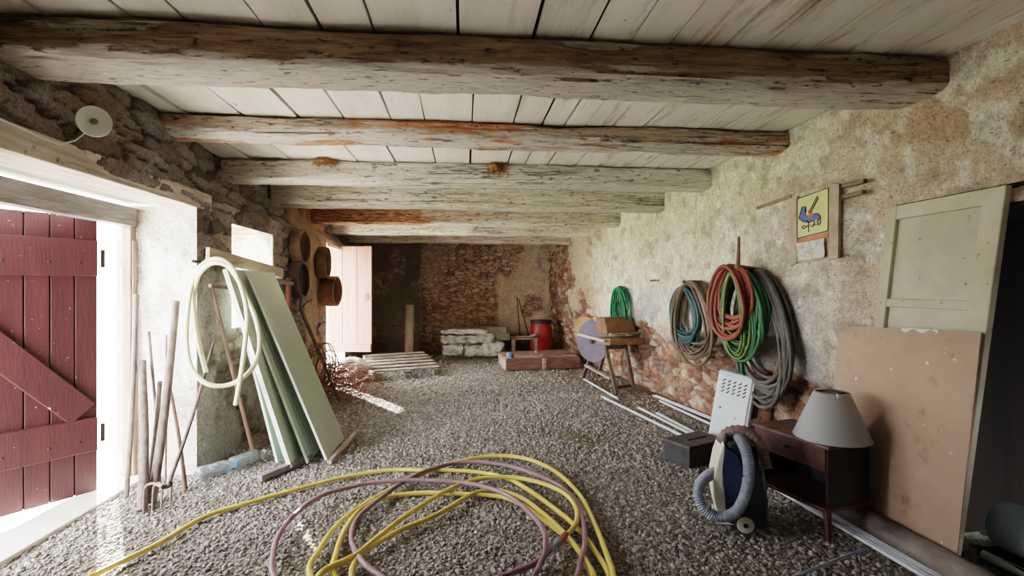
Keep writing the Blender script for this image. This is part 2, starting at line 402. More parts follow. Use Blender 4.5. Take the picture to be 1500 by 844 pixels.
# ---- floor
def floor_mat():
    t = NT('gravel_floor')
    v = t.n('ShaderNodeTexVoronoi'); v.inputs['Scale'].default_value = 55; t.l(t.tc.outputs['Object'], v.inputs['Vector'])
    w = t.n('ShaderNodeSeparateColor'); t.l(v.outputs['Color'], w.inputs[0])
    col = t.ramp(w.outputs[0], [(0, srgb((122,114,106))), (.4, srgb((142,134,125))), (.75, srgb((158,149,139))), (1, srgb((176,168,159)))])
    ed = t.ramp(v.outputs['Distance'], [(.3, (1,1,1,1)), (.75, (.5,.47,.44,1))])
    col = t.mix(1.0, col, ed, 'MULTIPLY')
    big = t.step(t.noise(.9, detail=6, rough=.65, off=4), .45, .62)
    a = t.n('ShaderNodeAttribute', attribute_name='Col')
    earth = t.ramp(t.noise(30, detail=8), [(.3, srgb((92,76,62))), (.7, srgb((138,118,98)))])
    s = t.n('ShaderNodeSeparateColor'); t.l(a.outputs['Color'], s.inputs[0])
    col = t.mix(s.outputs[0], col, earth)
    col = t.mix(t.mix(.5, (0,0,0,1), big), col, t.mix(1.0, col, (.82,.76,.7,1), 'MULTIPLY'))
    t.bump(t.mix(.5, ed, t.noise(60)), .8, .03)
    return t.out(col, .95)
gx = np.arange(-2.95, 3.5, .05); gy = np.arange(-3, 13.2, .05); a, b = np.meshgrid(gx, gy, indexing='ij')
def floor_h(x, y): return -.012+.03*(fbm(x*1.3, y*1.3, 121, 4)-.5)-.004
h = floor_h(a, b); ni, nj = a.shape; i, j = np.meshgrid(np.arange(ni-1), np.arange(nj-1), indexing='ij'); k = (i*nj+j).ravel()
def earth_f(x, y):
    n = fbm(x*1.1, y*1.1, 131, 5)
    e = sstep(1.2, 2.3, x+1.2*(n-.5))*sstep(5.5, 7, y)*.9+sstep(-.7, -1.9, x+.9*(n-.5))*sstep(4.5, 5.5, y)*.8
    e = np.maximum(e, .95*sstep(10.4, 11.6, y+1.5*(n-.5))); e = np.maximum(e, .9*sstep(.5, 0, np.hypot((x-1.25)/1.0, y-5.35)/.9+(n-.5)*.8))
    return np.clip(e, 0, 1)
ef = earth_f(a, b)
fl = grid_mesh('floor', np.stack([a, b, h], -1).reshape(-1, 3), np.stack([k, k+nj, k+nj+1, k+1], -1), np.stack([ef]*3, -1).reshape(-1, 3), floor_mat())
fl.data.shade_smooth()

# loose crushed stone: uncountable
def gravel(n, ylo, yhi, smin, smax, seed):
    r = np.random.default_rng(seed); t = (1+5**.5)/2
    V = np.array([(-1,t,0),(1,t,0),(-1,-t,0),(1,-t,0),(0,-1,t),(0,1,t),(0,-1,-t),(0,1,-t),(t,0,-1),(t,0,1),(-t,0,-1),(-t,0,1)])/1.9
    Fi = np.array([(0,11,5),(0,5,1),(0,1,7),(0,7,10),(0,10,11),(1,5,9),(5,11,4),(11,10,2),(10,7,6),(7,1,8),(3,9,4),(3,4,2),(3,2,6),(3,6,8),(3,8,9),(4,9,5),(2,4,11),(6,2,10),(8,6,7),(9,8,1)])
    y = ylo+(yhi-ylo)*r.random(n); x = -2.9+5.7*r.random(n)
    keep = r.random(n) > earth_f(x, y)*.85; x = x[keep]; y = y[keep]; n = len(x)
    s = smin+(smax-smin)*r.random(n)**2.2
    v = V[None]*(1+.45*(r.random((n, 12, 1))-.5)); ax = .6+.7*r.random((n, 1, 3)); ax[..., 2] *= .75
    v = v*ax*s[:, None, None]
    q = r.normal(size=(n, 4)); q /= np.linalg.norm(q, axis=1)[:, None]; w, i, j, k = q.T
    R = np.stack([1-2*(j*j+k*k), 2*(i*j-k*w), 2*(i*k+j*w), 2*(i*j+k*w), 1-2*(i*i+k*k), 2*(j*k-i*w), 2*(i*k-j*w), 2*(j*k+i*w), 1-2*(i*i+j*j)], -1).reshape(n, 3, 3)
    tl = np.array([0.35])
    v = np.einsum('nij,nkj->nki', R, v); v[..., 2] *= .7
    v[..., 0] += x[:, None]; v[..., 1] += y[:, None]; v[..., 2] += (floor_h(x, y)+s*.25)[:, None]
    f = (Fi[None]+12*np.arange(n)[:, None, None]).reshape(-1, 3)
    pal = np.array([lin(c) for c in [(138,134,131),(152,148,144),(166,162,157),(126,122,119),(156,150,144),(178,174,168),(146,140,134)]])
    c = pal[r.integers(0, len(pal), n)]*(.8+.4*r.random((n, 1))); c = np.repeat(c, 12, 0)
    return v.reshape(-1, 3), f, c
parts = [gravel(34000, 2.2, 4.6, .007, .019, 1), gravel(26000, 4.4, 7.5, .009, .022, 2), gravel(12000, 7.3, 11.8, .012, .027, 3)]
V_, F_, C_ = [], [], []; o_ = 0
for v, f, c in parts: V_.append(v); F_.append(f+o_); C_.append(c); o_ += len(v)
gmat = NT('crushed_stone'); ga = gmat.n('ShaderNodeAttribute', attribute_name='Col')
gcol = gmat.mix(1.0, ga.outputs['Color'], gmat.ramp(gmat.noise(120), [(.3, (.75,.74,.72,1)), (.7, (1.15,1.13,1.1,1))]), 'MULTIPLY')
gs = grid_mesh('gravel', np.concatenate(V_), np.concatenate(F_), np.concatenate(C_), gmat.out(gcol, .92))
tag(gs, 'grey crushed stone gravel spread over the whole barn floor', 'gravel', kind='stuff')

# ---- ground outside
mb = MB(); mb.add([(-40,-12,-.05),(-2.9,-12,-.05),(-2.9,40,-.05),(-40,40,-.05)], [(0,1,2,3)])
struct('floor_outside', mb, M('outside_ground', (226,220,212), (206,198,190), 3))
mb = MB(); mb.add([(-40,-12,-.03),(-8,-12,-.03),(-8,40,-.03),(-40,40,-.03)], [(0,1,2,3)])
struct('floor_lawn', mb, M('lawn_green', (150,172,120), (120,148,92), 9))
mb = MB(); mb.box((-2.82,3.1,-.02), (.3,3.0,.07)); struct('trim_1', mb, M('threshold_stone', (226,222,214), (200,194,184), 5), bevel=.01)

# ---- ceiling boards (pattern of one surface) laid along the depth, bay by bay
BEAM_Y = [2.86, 4.26, 5.62, 6.95, 8.6, 10.0, 11.4]
wmat = NT('limewashed_ceiling')
c_ = wmat.ramp(wmat.noise(1.4, (3,.35,1), detail=6), [(.3, srgb((222,215,200))), (.55, srgb((238,233,222))), (.8, srgb((246,243,236)))])
tcx = wmat.n('ShaderNodeSeparateXYZ'); wmat.l(wmat.tc.outputs['Object'], tcx.inputs[0])
rg = wmat.n('ShaderNodeMapRange'); rg.inputs[1].default_value = -.3; rg.inputs[2].default_value = 1.6; rg.inputs[3].default_value = .0; rg.inputs[4].default_value = .75
wmat.l(tcx.outputs[0], rg.inputs[0])
st_ = wmat.step(wmat.noise(2.4, (4.5,.45,1), detail=7, rough=.7, off=2), .55, .66)
mm = wmat.n('ShaderNodeMath', operation='MULTIPLY'); wmat.l(st_, mm.inputs[0]); wmat.l(rg.outputs[0], mm.inputs[1])
c_ = wmat.mix(mm.outputs[0], c_, srgb((164,126,90)))
c_ = wmat.mix(wmat.step(wmat.noise(9, (2,.8,1), detail=5, off=8), .68, .74), c_, srgb((130,106,86)))
wmat.bump(wmat.noise(14, (3,.4,1), detail=6), .35, .01)
wmat = wmat.out(c_, .85)
mb = MB(); edges = [-3.2]+BEAM_Y+[13.2]; r = random.Random(5)
for bi in range(len(edges)-1):
    y0, y1 = edges[bi], edges[bi+1]; x = -3.0+r.random()*.2
    while x < 3.1:
        w = r.uniform(.26, .44) if x < .3 else r.uniform(.17, .32)
        g = r.choice([.008, .014, .02, .026]); dz = r.uniform(-.006, .006); sk = r.uniform(-.012, .012)
        a0 = [(x+g/2+sk, y0), (x+w-g/2+sk, y0), (x+w-g/2, y1), (x+g/2, y1)]
        mb.prism([(p[0], p[1], ZC+dz+.006+r.uniform(-.003, .003)) for p in a0], (0,0,.025)); x += w
struct('ceiling', mb, wmat)
mb = MB(); mb.box((0,5,ZC+.09), (7.5,17,.06)); struct('ceiling_backing', mb, M('loft_shade_black', (12,9,8), (8,6,5), 5))  # near-black sheet stands in for the shade behind the board gaps

# ================================================================== BEAMS
def log(x0, x1, y, zb, rx, seed, tilt=0, yt=0, rough=.012, power=3.2, zt=ZC+.01, n=230, seg=40):
    mb = MB(); vs = []; fs = []; cz = (zb+zt)/2; rz = (zt-zb)/2; o = Vector((seed*7.7, seed*3.1, 0))
    for i in range(n+1):
        t = i/n; x = x0+(x1-x0)*t
        wob = mnoise.noise(Vector((x*.7, seed, 0)))*.03; wz = mnoise.noise(Vector((x*.8, seed, 5)))*.016; ws = 1+.12*mnoise.noise(Vector((x*.9, seed, 9)))
        for k in range(seg):
            a = 2*math.pi*k/seg; ca, sa = math.cos(a), math.sin(a)
            ex = math.copysign(abs(ca)**(2/power), ca); ez = math.copysign(abs(sa)**(2/power), sa)
            gg = mnoise.noise(Vector((x*1.3, ca*2.2, sa*2.2))+o*1.7); gg = max(0, gg-.18)*.35
            q = 1-gg*(rough/.014)+mnoise.noise(Vector((x*3.5, ca*1.6, sa*1.6))+o)*.05+mnoise.noise(Vector((x*11, ca*5, sa*5))+o)*rough*2.2+mnoise.noise(Vector((x*2, ca*7, sa*7))+o)*rough*3
            vs.append((x, y+wob+yt*(t-.5)+ex*rx*q*ws, min(zt+.02, cz+(wz if ez < 0 else 0)+tilt*(t-.5)+ez*rz*q)))
    for i in range(n):
        for k in range(seg):
            k2 = (k+1) % seg; fs.append((i*seg+k, i*seg+k2, (i+1)*seg+k2, (i+1)*seg+k))
    fs.append(tuple(range(seg-1, -1, -1))); fs.append(tuple(n*seg+k for k in range(seg)))
    mb.add(vs, fs); return mb
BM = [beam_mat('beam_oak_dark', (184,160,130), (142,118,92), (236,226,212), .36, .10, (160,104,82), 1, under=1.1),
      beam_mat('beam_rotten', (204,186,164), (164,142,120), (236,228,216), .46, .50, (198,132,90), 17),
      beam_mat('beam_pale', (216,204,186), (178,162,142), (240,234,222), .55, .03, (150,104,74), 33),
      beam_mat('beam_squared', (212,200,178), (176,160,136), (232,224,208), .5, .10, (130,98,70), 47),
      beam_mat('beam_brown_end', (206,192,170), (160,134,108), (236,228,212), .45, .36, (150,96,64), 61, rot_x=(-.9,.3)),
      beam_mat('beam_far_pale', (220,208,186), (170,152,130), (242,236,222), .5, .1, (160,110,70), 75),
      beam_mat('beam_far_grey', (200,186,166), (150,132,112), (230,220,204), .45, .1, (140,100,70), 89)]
BL = [('thick dark round log beam across the barn, nearest to the viewer', (-2.5, 3.0, 2.87, 2.74, .2), dict(power=4.2, rough=.017)),
      ('log beam with bright orange rotten wood, second from the viewer', (-2.5, 3.0, 4.26, 2.79, .17), dict(power=3.4, rough=.024)),
      ('pale cracked beam with straw nests on it, third from the viewer', (-2.5, 3.0, 5.62, 2.72, .16), dict(power=4.5, rough=.011)),
      ('square sawn grey-white beam just behind the beam with the nests', (-2.5, 2.95, 6.97, 2.68, .16), dict(power=7, rough=.007)),
      ('beam with a brown stained left half, fifth from the viewer', (-2.5, 2.8, 8.6, 2.66, .16), dict(power=5)),
      ('pale beam over the red shutter door, second from the back wall', (-2.5, 2.7, 10.0, 2.63, .16), dict(power=5)),
      ('last beam, close in front of the stone back wall', (-2.5, 2.6, 11.4, 2.6, .16), dict(power=5))]
for i, (lab, a, kw) in enumerate(BL):
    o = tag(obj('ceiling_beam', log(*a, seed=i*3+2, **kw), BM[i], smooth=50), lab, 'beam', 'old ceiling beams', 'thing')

# swallow nests of straw on the third beam
straw = M('straw', (176,128,70), (116,82,44), 30, (1,1,.4), .95)
def nest(c, w, h, seed):
    r = random.Random(seed); mb = MB()
    b = MB(); b.lathe([(0,-h*.5),(.5*w,-h*.3),(.62*w,.05*h),(.45*w,.4*h),(0,.5*h)], c, seg=18, sx=1, sy=.6); b.crumple(.02, 14, seed)
    mb.add(b.v, b.f)
    for k in range(160):
        a = r.uniform(0, 6.28); p = Vector(c)+Vector((math.cos(a)*w*.6*r.random()**.4, -abs(math.sin(a))*w*.36, r.uniform(-.5, .45)*h))
        d = Vector((r.uniform(-1,1), r.uniform(-1,.4), r.uniform(-1.2,.6)))*r.uniform(.02,.06)
        mb.tube([p-d, p, p+d+Vector((0,0,-.01))], .0022, 4)
    return mb
p = on_y(727, 247, 5.47); solo('straw_nest', nest(p, .17, .11, 3), straw, 'round bird nest of brown straw on the middle of the pale cracked beam', 'nest', 'straw nests on the beam')
p = on_y(478, 237, 5.47); solo('straw_nest', nest(p, .2, .06, 5), straw, 'flat wisp of straw nest at the left part of the pale cracked beam', 'nest', 'straw nests on the beam')
# wire drooping under the first beam
wire = M('thin_wire', (96,84,76), (70,62,58), 10, rough=.6, bump=0)
mb = MB(); mb.tube(catmull([on_y(x, y, 3.0) for x, y in [(290,105),(315,112),(345,115),(380,113),(410,106),(404,100),(375,101),(358,106)]], 6), .004, 6)
solo('loose_wire', mb, wire, 'thin grey wire drooping under the left end of the nearest beam', 'wire')

# ================================================================== LEFT WALL
limed = M('limed_lintel_wood', (224,216,202), (176,160,142), 5, (4,.5,4), .9, bump=.5, spots=(14,.62), spot_c=(120,96,76))
greyw = M('weathered_grey_wood', (150,146,146), (112,106,104), 6, (5,.6,5), .9, bump=.4)
mb = MB(); mb.box((-2.46,3.1,2.37), (.34,3.5,.15)); mb.box((-2.77,3.1,2.385), (.3,3.5,.13))
struct('trim_2', mb, limed, bevel=.012)
mb = MB(); mb.box((-2.83,3.1,2.2), (.1,3.0,.16)); struct('trim_3', mb, greyw, bevel=.006)
mb = MB(); mb.box((-2.83,4.565,1.06), (.07,.06,2.12)); mb.box((-2.79,4.57,1.0), (.02,.05,2.0)); struct('trim_4', mb, M('jamb_post', (176,156,136), (130,108,92), 5, (4,4,.5)), bevel=.005)

# ---- big red plank door, hinged on the far jamb and swung outwards
red = NT('red_door_paint')
rc = red.ramp(red.noise(3, (3,3,.5), detail=6), [(.3, srgb((72,30,32))), (.6, srgb((58,22,26))), (.8, srgb((96,48,47)))])
rc = red.mix(red.step(red.noise(26, detail=5, off=3), .68, .72), rc, srgb((200,176,176)))
red.bump(red.noise(20, (4,4,.5), detail=5), .25, .01); red = red.out(rc, .55)
H0 = Vector((-2.86,4.24,0)); Hd = Vector((-.605,-.796,0)).normalized(); Hn = Vector((.796,-.605,0)).normalized()  # towards the room
def dp(u, z, o=0): return H0+Hd*u+Hn*o+Vector((0,0,z))
Rd = Matrix((Hd, Hn, Vector((0,0,1)))).transposed()
dr = thing('door_1', 'dark red plank door with diagonal brace, swung open at the left', 'door', H0); dr['kind'] = 'structure'
x = 0; k = 0
while x < 1.5:
    w = .143; mb = MB(); mb.box(dp(x+w/2, 1.085), (w-.008, .03, 2.13), Rd); obj('plank', mb, red, dr, bevel=.004); x += w
mb = MB(); mb.box(dp(.76, 1.085, -.012), (1.5, .012, 2.12), Rd); obj('backing', mb, red, dr)
mb = MB(); mb.box(dp(.74, 1.83, .03), (1.46,.035,.28), Rd); obj('ledge', mb, red, dr, bevel=.006)
mb = MB(); mb.box(dp(.74, .47, .03), (1.46,.035,.26), Rd); obj('ledge', mb, red, dr, bevel=.006)
mb = MB(); mb.bar(dp(.1, .64, .03), dp(1.25, 1.95, .03), .2, .035, Hn); obj('brace', mb, red, dr, bevel=.006)
iron = M('dark_iron', (70,56,50), (44,36,32), 20, rough=.6, metal=.6)
mb = MB()
for z in (1.83, .47):
    mb.tube([dp(-.03, z-.07, .02), dp(-.03, z+.07, .02)], .014, 10)
    for u in (.12,.3,.55,.8,1.05,1.3):
        mb.lathe([(.012,0),(.012,.004),(0,.008)], dp(u, z+.04*(-1)**int(u*10), .047), Hn, 10)
obj('hinge', mb, iron, dr)

d1 = thing('door_1', 'near red door leaf', 'door', (-2.86,2.2,0)); d1['kind'] = 'structure'
for k in range(8):
    mb = MB(); mb.box((-2.86, 1.67+k*.143, 1.085), (.03,.136,2.13)); obj('plank', mb, red, d1, bevel=.004)
for z in (.47, 1.83):
    mb = MB(); mb.box((-2.83, 2.17, z), (.035,1.1,.27)); obj('ledge', mb, red, d1, bevel=.006)

# ---- small window: bare board nailed across the opening
brd = M('beige_board', (206,190,166), (170,150,126), 5, (5,.6,5), .85, bump=.3)
mb = MB(); mb.bar((-2.22,4.62,1.895), (-2.22,6.42,1.775), .035, .12); solo('cross_board', mb, brd, 'long beige board nailed across the small window, the green sheets under it', 'board', bevel=.004)
mb = MB(); mb.bar((-2.2,5.0,1.74), (-2.2,6.75,1.655), .03, .045); solo('batten', mb, greyw, 'thin grey batten sticking out below the beige board by the window', 'batten', bevel=.003)
mb = MB(); mb.box((-2.32,6.34,1.72), (.05,.04,1.06)); mb.box((-2.9,6.29,1.72), (.04,.05,1.04)); struct('window_1', mb, M('pale_frame', (206,204,196), (170,164,154), 8), bevel=.004)
mb = MB(); mb.box((-2.21,6.62,.86), (.04,.08,1.74)); solo('wooden_lath', mb, M('red_brown_slat', (136,78,60), (98,54,44), 6, (4,4,.5)), 'narrow red-brown lath standing against the wall right of the window', 'lath', bevel=.004)

# ---- four old round rims hung on the pier
rimw = M('old_rim_wood', (140,108,84), (96,72,58), 7, (1,1,1), .8, bump=.3)
rimd = M('rim_dark_disc', (74,56,48), (52,40,36), 9, rough=.85)
def rim(p, R, W, n, lab, m1):
    t = thing('wooden_drum', lab, 'rim', p, 'round rims hung on the pier'); n = (Vector(n)+Vector((0,.1,0))).normalized(); R *= 1.1
    mb = MB(); mb.lathe([(R*.93,0),(R,.01),(R*1.02,W*.5),(R,W-.01),(R*.93,W),(R*.86,W-.004),(R*.86,.0)], p, n, 36); obj('hoop', mb, m1, t, smooth=40)
    mb = MB(); mb.lathe([(0,W*.6),(R*.5,W*.64),(R*.86,W*.62)], p, n, 36); obj('disc', mb, rimd, t, smooth=40)
    mb = MB(); mb.tube([Vector(p)+n*W*.6+Vector((0,-.02,0)), Vector(p)-n*.03], .012, 8); obj('peg', mb, iron, t)
rim(Vector((-2.28,7.06,2.15)), .215, .15, (1,-.1,.02), 'round brown rim, upper of the two on the left of the pier', rimw)
rim(Vector((-2.28,7.0,1.71)), .225, .15, (1,-.1,.02), 'round dark rim, lower of the two on the left of the pier', M('rim_dark', (92,70,58), (64,50,44), 7))
rim(Vector((-2.27,8.16,2.0)), .22, .15, (1,-.05,0), 'round brown rim at the right edge of the pier, the higher one', rimw)
rim(Vector((-2.27,8.4,1.55)), .22, .24, (1,-.18,0), 'deep reddish brown wooden rim, lowest, beside the pale shutter door', M('rim_red', (150,104,78), (104,70,54), 7))

# ---- white enamel reflector lamp
p = on_x(137, 178, -2.12); n = Vector((.72,-.62,-.18)).normalized()
t = thing('wall_lamp', 'white enamel disc lamp high on the stone wall above the red door', 'lamp', p)
en = M('white_enamel', (236,240,232), (222,228,220), 4, rough=.3, bump=0)
mb = MB(); mb.lathe([(.014,.014),(.042,.009),(.074,-.001),(.086,-.012),(.083,-.016),(.07,-.006),(.04,.003),(.014,.007)][::-1], p, -n, 40); obj('reflector', mb, en, t, smooth=60)
mb = MB(); mb.lathe([(.016,-.03),(.017,.02),(.012,.03),(0,.034)], p, n, 16); obj('bulb_socket', mb, M('brass_socket', (150,140,116), (110,100,80), 9, rough=.5, metal=.4), t, smooth=40)
mb = MB(); mb.tube(catmull([p-n*.02, p-n*.09, Vector((XL, p.y+.1, p.z-.06))], 6), .012, 8); obj('bracket', mb, iron, t)
mb = MB(); mb.tube([on_x(px_, py_, -2.275) for px_, py_ in [(-60,148),(0,174),(42,193),(60,203),(88,212),(110,206),(128,192)]], .005, 6); solo('lamp_cable', mb, en, 'thin white cable running along the stone wall below the disc lamp', 'cable')

# ---- garden tools leaning in the jamb
hand = M('pale_tool_handle', (128,114,106), (88,76,70), 6, (5,5,.5), .7)
handb = M('brown_tool_handle', (140,108,90), (98,76,64), 6, (5,5,.5), .7)
def stick(a, b, ra, rb=None, n=10, bow=.012, seed=0):
    r = random.Random(seed); a = Vector(a); b = Vector(b); side = (b-a).cross(Vector((.3,.2,1))).normalized()
    P = [a.lerp(b, k/n)+side*math.sin(math.pi*k/n)*bow*r.choice((-1, 1)) if False else a.lerp(b, k/n)+side*math.sin(math.pi*k/n*1.3)*bow for k in range(n+1)]
    return MB().tube(P, ra, 10, rf=lambda t: 1+((rb or ra)/ra-1)*t)
def jw(px, py, y=4.53): return on_y(px, py, y)
def tool(name, lab, cat, a, b, r0, r1, mat, grp='tool handles leaning in the doorway jamb', seed=0):
    return solo(name, stick(a, b, r0, r1, seed=seed), mat, lab, cat, grp, smooth=40)
tool('tool_handle', 'long thin pale handle, leftmost in the white door jamb', 'tool handle', on_z(185,728), jw(201,432), .017, .02, hand)
tool('tool_handle', 'thick short pale post leaning in the white door jamb', 'tool handle', on_z(208,748), jw(210,530,4.45), .034, .03, hand)
tool('tool_handle', 'thin short handle leaning left, behind the thick tall handle in the jamb', 'tool handle', on_z(234,716), jw(219,486), .014, .012, hand)
tool('tool_handle', 'thick tall pale handle leaning right, tallest in the door jamb', 'tool handle', on_z(222,738), jw(260,442,4.5), .034, .027, hand)
tool('tool_handle', 'very thin rod standing upright behind the tall pale handle', 'tool handle', on_z(242,708), jw(244,490), .009, .008, hand)
tool('tool_handle', 'thin bent stick leaning away at the right of the jamb tools', 'tool handle', on_z(272,718), jw(246,545), .016, .012, handb)
tool('tool_handle', 'pale slanted handle crossing in front of the tall handle', 'tool handle', on_z(212,742), jw(236,560,4.48), .022, .018, hand)
tool('tool_handle', 'long brown stick leaning in the corner between jamb and green sheets', 'tool handle', on_z(374,674), on_x(310,422,-2.25), .019, .017, handb)
# pitchfork standing on its tines
b0 = on_z(246, 712, .2); top = on_y(316, 498, 4.7)
t = thing('pitchfork', 'rusty four-tined fork standing tines down by the tool handles', 'pitchfork', on_z(230, 746))
mb = stick(b0, top, .013, .012); obj('handle', mb, M('fork_handle', (120,104,98), (86,72,66), 8), t, smooth=40)
mb = MB(); mb.tube(catmull([b0+Vector((.02,0,.02)), b0, b0+Vector((-.03,-.02,-.0))], 4), .016, 8); obj('ferrule', mb, iron, t)
ir2 = M('pale_rust_iron', (150,132,118), (110,92,80), 18, rough=.6, metal=.3)
for k in range(4):
    a = on_z(210+k*13, 749-k*1.2, .005); sh = a+Vector((.01,0,.16))
    mb = MB(); mb.tube(catmull([b0+Vector((-.03,-.02,0)), sh.lerp(b0, .35)+Vector((0,0,.03)), sh, a], 7), .009, 8, rf=lambda t: 1-.6*max(0, t-.4)); obj('tine', mb, ir2, t, smooth=60)

# ---- clear plastic bottles on the ground in the corner
clear = NT('clear_plastic').out(srgb((226,238,246)), .08, Transmission_Weight=.85, IOR=1.3)
def bottle(a, b, R, lab, capc):
    a = Vector(a); b = Vector(b); d = (b-a); L = d.length; d.normalize()
    t = thing('plastic_bottle', lab, 'bottle', a, 'empty plastic bottles on the gravel')
    mb = MB(); mb.lathe([(0,.0),(R*.8,0),(R,.015),(R,L*.28),(R*.93,L*.3),(R,L*.33),(R,L*.5),(R*.93,L*.52),(R,L*.55),(R,L*.7),(R*.75,L*.82),(R*.36,L*.93),(R*.34,L)], a, d, 24); obj('body', mb, clear, t, smooth=60)
    mb = MB(); mb.lathe([(R*.38,L*.98),(R*.38,L*1.05),(0,L*1.05)], a, d, 16); obj('cap', mb, M('cap', capc, capc, 5, bump=0), t, smooth=40)
bottle((-2.2,4.42,.055), (-2.0,4.66,.055), .055, 'clear plastic bottle lying in the corner, the nearer to the tool handles', (90,150,200))
bottle((-2.03,4.62,.06), (-1.88,4.94,.06), .055, 'clear plastic bottle lying behind, nearer to the green sheets', (220,230,236))

# ---- green translucent sheets leaning under the window
gl = NT('green_sheet'); gcol = gl.ramp(gl.noise(2.2, detail=5), [(.3, srgb((206,220,202))), (.7, srgb((186,204,186)))])
gl.bump(gl.noise(40), .05, .01); gl = gl.out(gcol, .35, Transmission_Weight=.2)
gedge = M('white_sheet_edge', (244,246,242), (228,232,228), 6, rough=.6, bump=0)
def sheet(bx, by, tx, ty, W, L_z, thick, lab, ribs=0, skew=0, wtop=None):
    b0 = Vector((bx, by, .012)); t0 = Vector((tx, ty, L_z)); wv = Vector((skew, W, 0)); n = (t0-b0).cross(wv).normalized()
    if n.x < 0: n = -n
    t = thing('green_sheet', lab, 'sheet', b0, 'green sheets leaning below the window')
    mb = MB(); N = 40 if ribs else 2; vs = []; fs = []
    wt = wv*((wtop or W)/W)
    for side in (0, 1):
        for k in range(N+1):
            q = k/N; off = n*(thick*side+(ribs*math.sin(q*N*1.2) if ribs else 0))
            vs += [b0+wv*q+off, t0+wt*q+off]
    m = 2*(N+1)
    for k in range(N):
        fs += [(2*k, 2*k+1, 2*k+3, 2*k+2), (m+2*k, m+2*k+2, m+2*k+3, m+2*k+1), (2*k, 2*k+2, m+2*k+2, m+2*k), (2*k+1, m+2*k+1, m+2*k+3, 2*k+3)]
    fs += [(0, m, m+1, 1), (2*N, 2*N+1, m+2*N+1, m+2*N)]
    mb.add(vs, fs); obj('panel', mb, gl, t)
    mb = MB(); e = wv.normalized(); mb.bar(b0-e*.004+n*thick/2, t0-e*.004+n*thick/2, max(thick*1.05, .02), .01, e); obj('edge_strip', mb, gedge, t)
sheet(-1.70,4.78,-2.17,4.95,.62,1.62,.012, 'pale green sheet, the one nearest the wall of the leaning sheets')
sheet(-1.54,4.60,-2.13,4.70,.66,1.76,.036, 'thick green panel with a broad white edge, second from the wall')
sheet(-1.42,4.74,-2.09,4.86,.62,1.70,.010, 'ribbed green corrugated sheet, between the thick panel and the front sheet', ribs=.006)
sheet(-1.27,4.80,-2.05,4.98,.68,1.76,.010, 'smooth wide green sheet, frontmost of the leaning sheets')
mb = MB(); mb.bar((-1.68,4.34,.03), (-1.42,4.86,.03), .06, .05); solo('wood_offcut', mb, greyw, 'short grey board under the left foot of the green sheets', 'board', bevel=.003)
mb = MB(); mb.bar((-1.22,4.72,.02), (-1.18,5.66,.02), .04, .03); solo('wood_offcut', mb, brd, 'thin beige batten under the right foot of the green sheets', 'board', bevel=.003)

# ---- cream hose hung on the wall corner
cream = M('cream_hose', (238,234,206), (224,218,180), 3, rough=.5, bump=.05)
path = [(302,546),(292,505),(285,465),(284,432),(292,402),(310,386),(332,389),(349,410),(364,440),(377,475),(380,512),(367,543),(338,563),(305,563),(281,540),(273,500),(275,455),(281,418),(294,390),(318,379),(340,392),(355,425),(362,465),(357,520),(351,560),(345,593)]
pts = [on_y(x, y, 4.46+.05*math.sin(i*.8)-.04*(i > 12)) for i, (x, y) in enumerate(path)]
t = thing('garden_hose', 'cream coloured hose hung in loops from the corner by the door jamb', 'hose', pts[12])
mb = MB(); mb.tube(catmull(pts, 8), .019, 10); obj('hose_body', mb, cream, t, smooth=60)
q = on_y(296, 386, 4.55); mb = MB(); mb.tube([q+Vector((-.0,.12,.0)), q+Vector((.02,-.18,.01))], .014, 8); solo('hook_bar', mb, iron, 'dark iron bar in the wall corner carrying the cream hose', 'hook')
mb = MB(); mb.bar((-2.22,4.66,1.62), (-2.2,5.0,1.6), .03, .03); solo('wall_iron', mb, M('rusty_bar', (140,110,98), (100,74,64), 9), 'short rusty bar set in the grey wall behind the cream hose', 'iron bar')

# ---- hooked pole, wire coil and twig heap at the far pier
rust = M('rusty_wire', (120,82,62), (78,54,44), 14, rough=.8)
t = thing('hay_hook', 'dark long-handled hay hook leaning on the pier', 'tool', (-1.75,7.2,0))
a = Vector((-1.72,7.22,.01)); b = Vector((-2.2,7.05,1.33))
mb = stick(a, b, .018, .026); obj('handle', mb, M('dark_handle', (104,82,70), (66,52,46), 8), t, smooth=40)
mb = MB()
for d in ((.06,-.2,.05), (.12,.16,.1), (-.02,.1,.12)):
    mb.tube(catmull([b-Vector((0,0,.02)), b+Vector(d)*.6+Vector((0,0,.03)), b+Vector(d)], 5), .011, 6, rf=lambda t: 1-.6*t)
obj('prong', mb, iron, t)
mb = MB(); r = random.Random(4); c = on_y(470, 540, 7.35)
P = []
for i in range(9*24):
    a_ = i/24*2*math.pi; R = .21+.05*math.sin(i*.37)+.03*math.sin(i*.11)
    P.append(c+Vector((.12*math.cos(a_)*R/.25+.03*math.sin(i*.05)+(i/216-.5)*.2, .15*math.cos(a_), R*1.35*math.sin(a_))))
mb.tube(P, .008, 5); solo('wire_coil', mb, rust, 'coil of rusty brown wire standing against the foot of the pier', 'wire coil', smooth=60)
mb = MB(); r = random.Random(9)
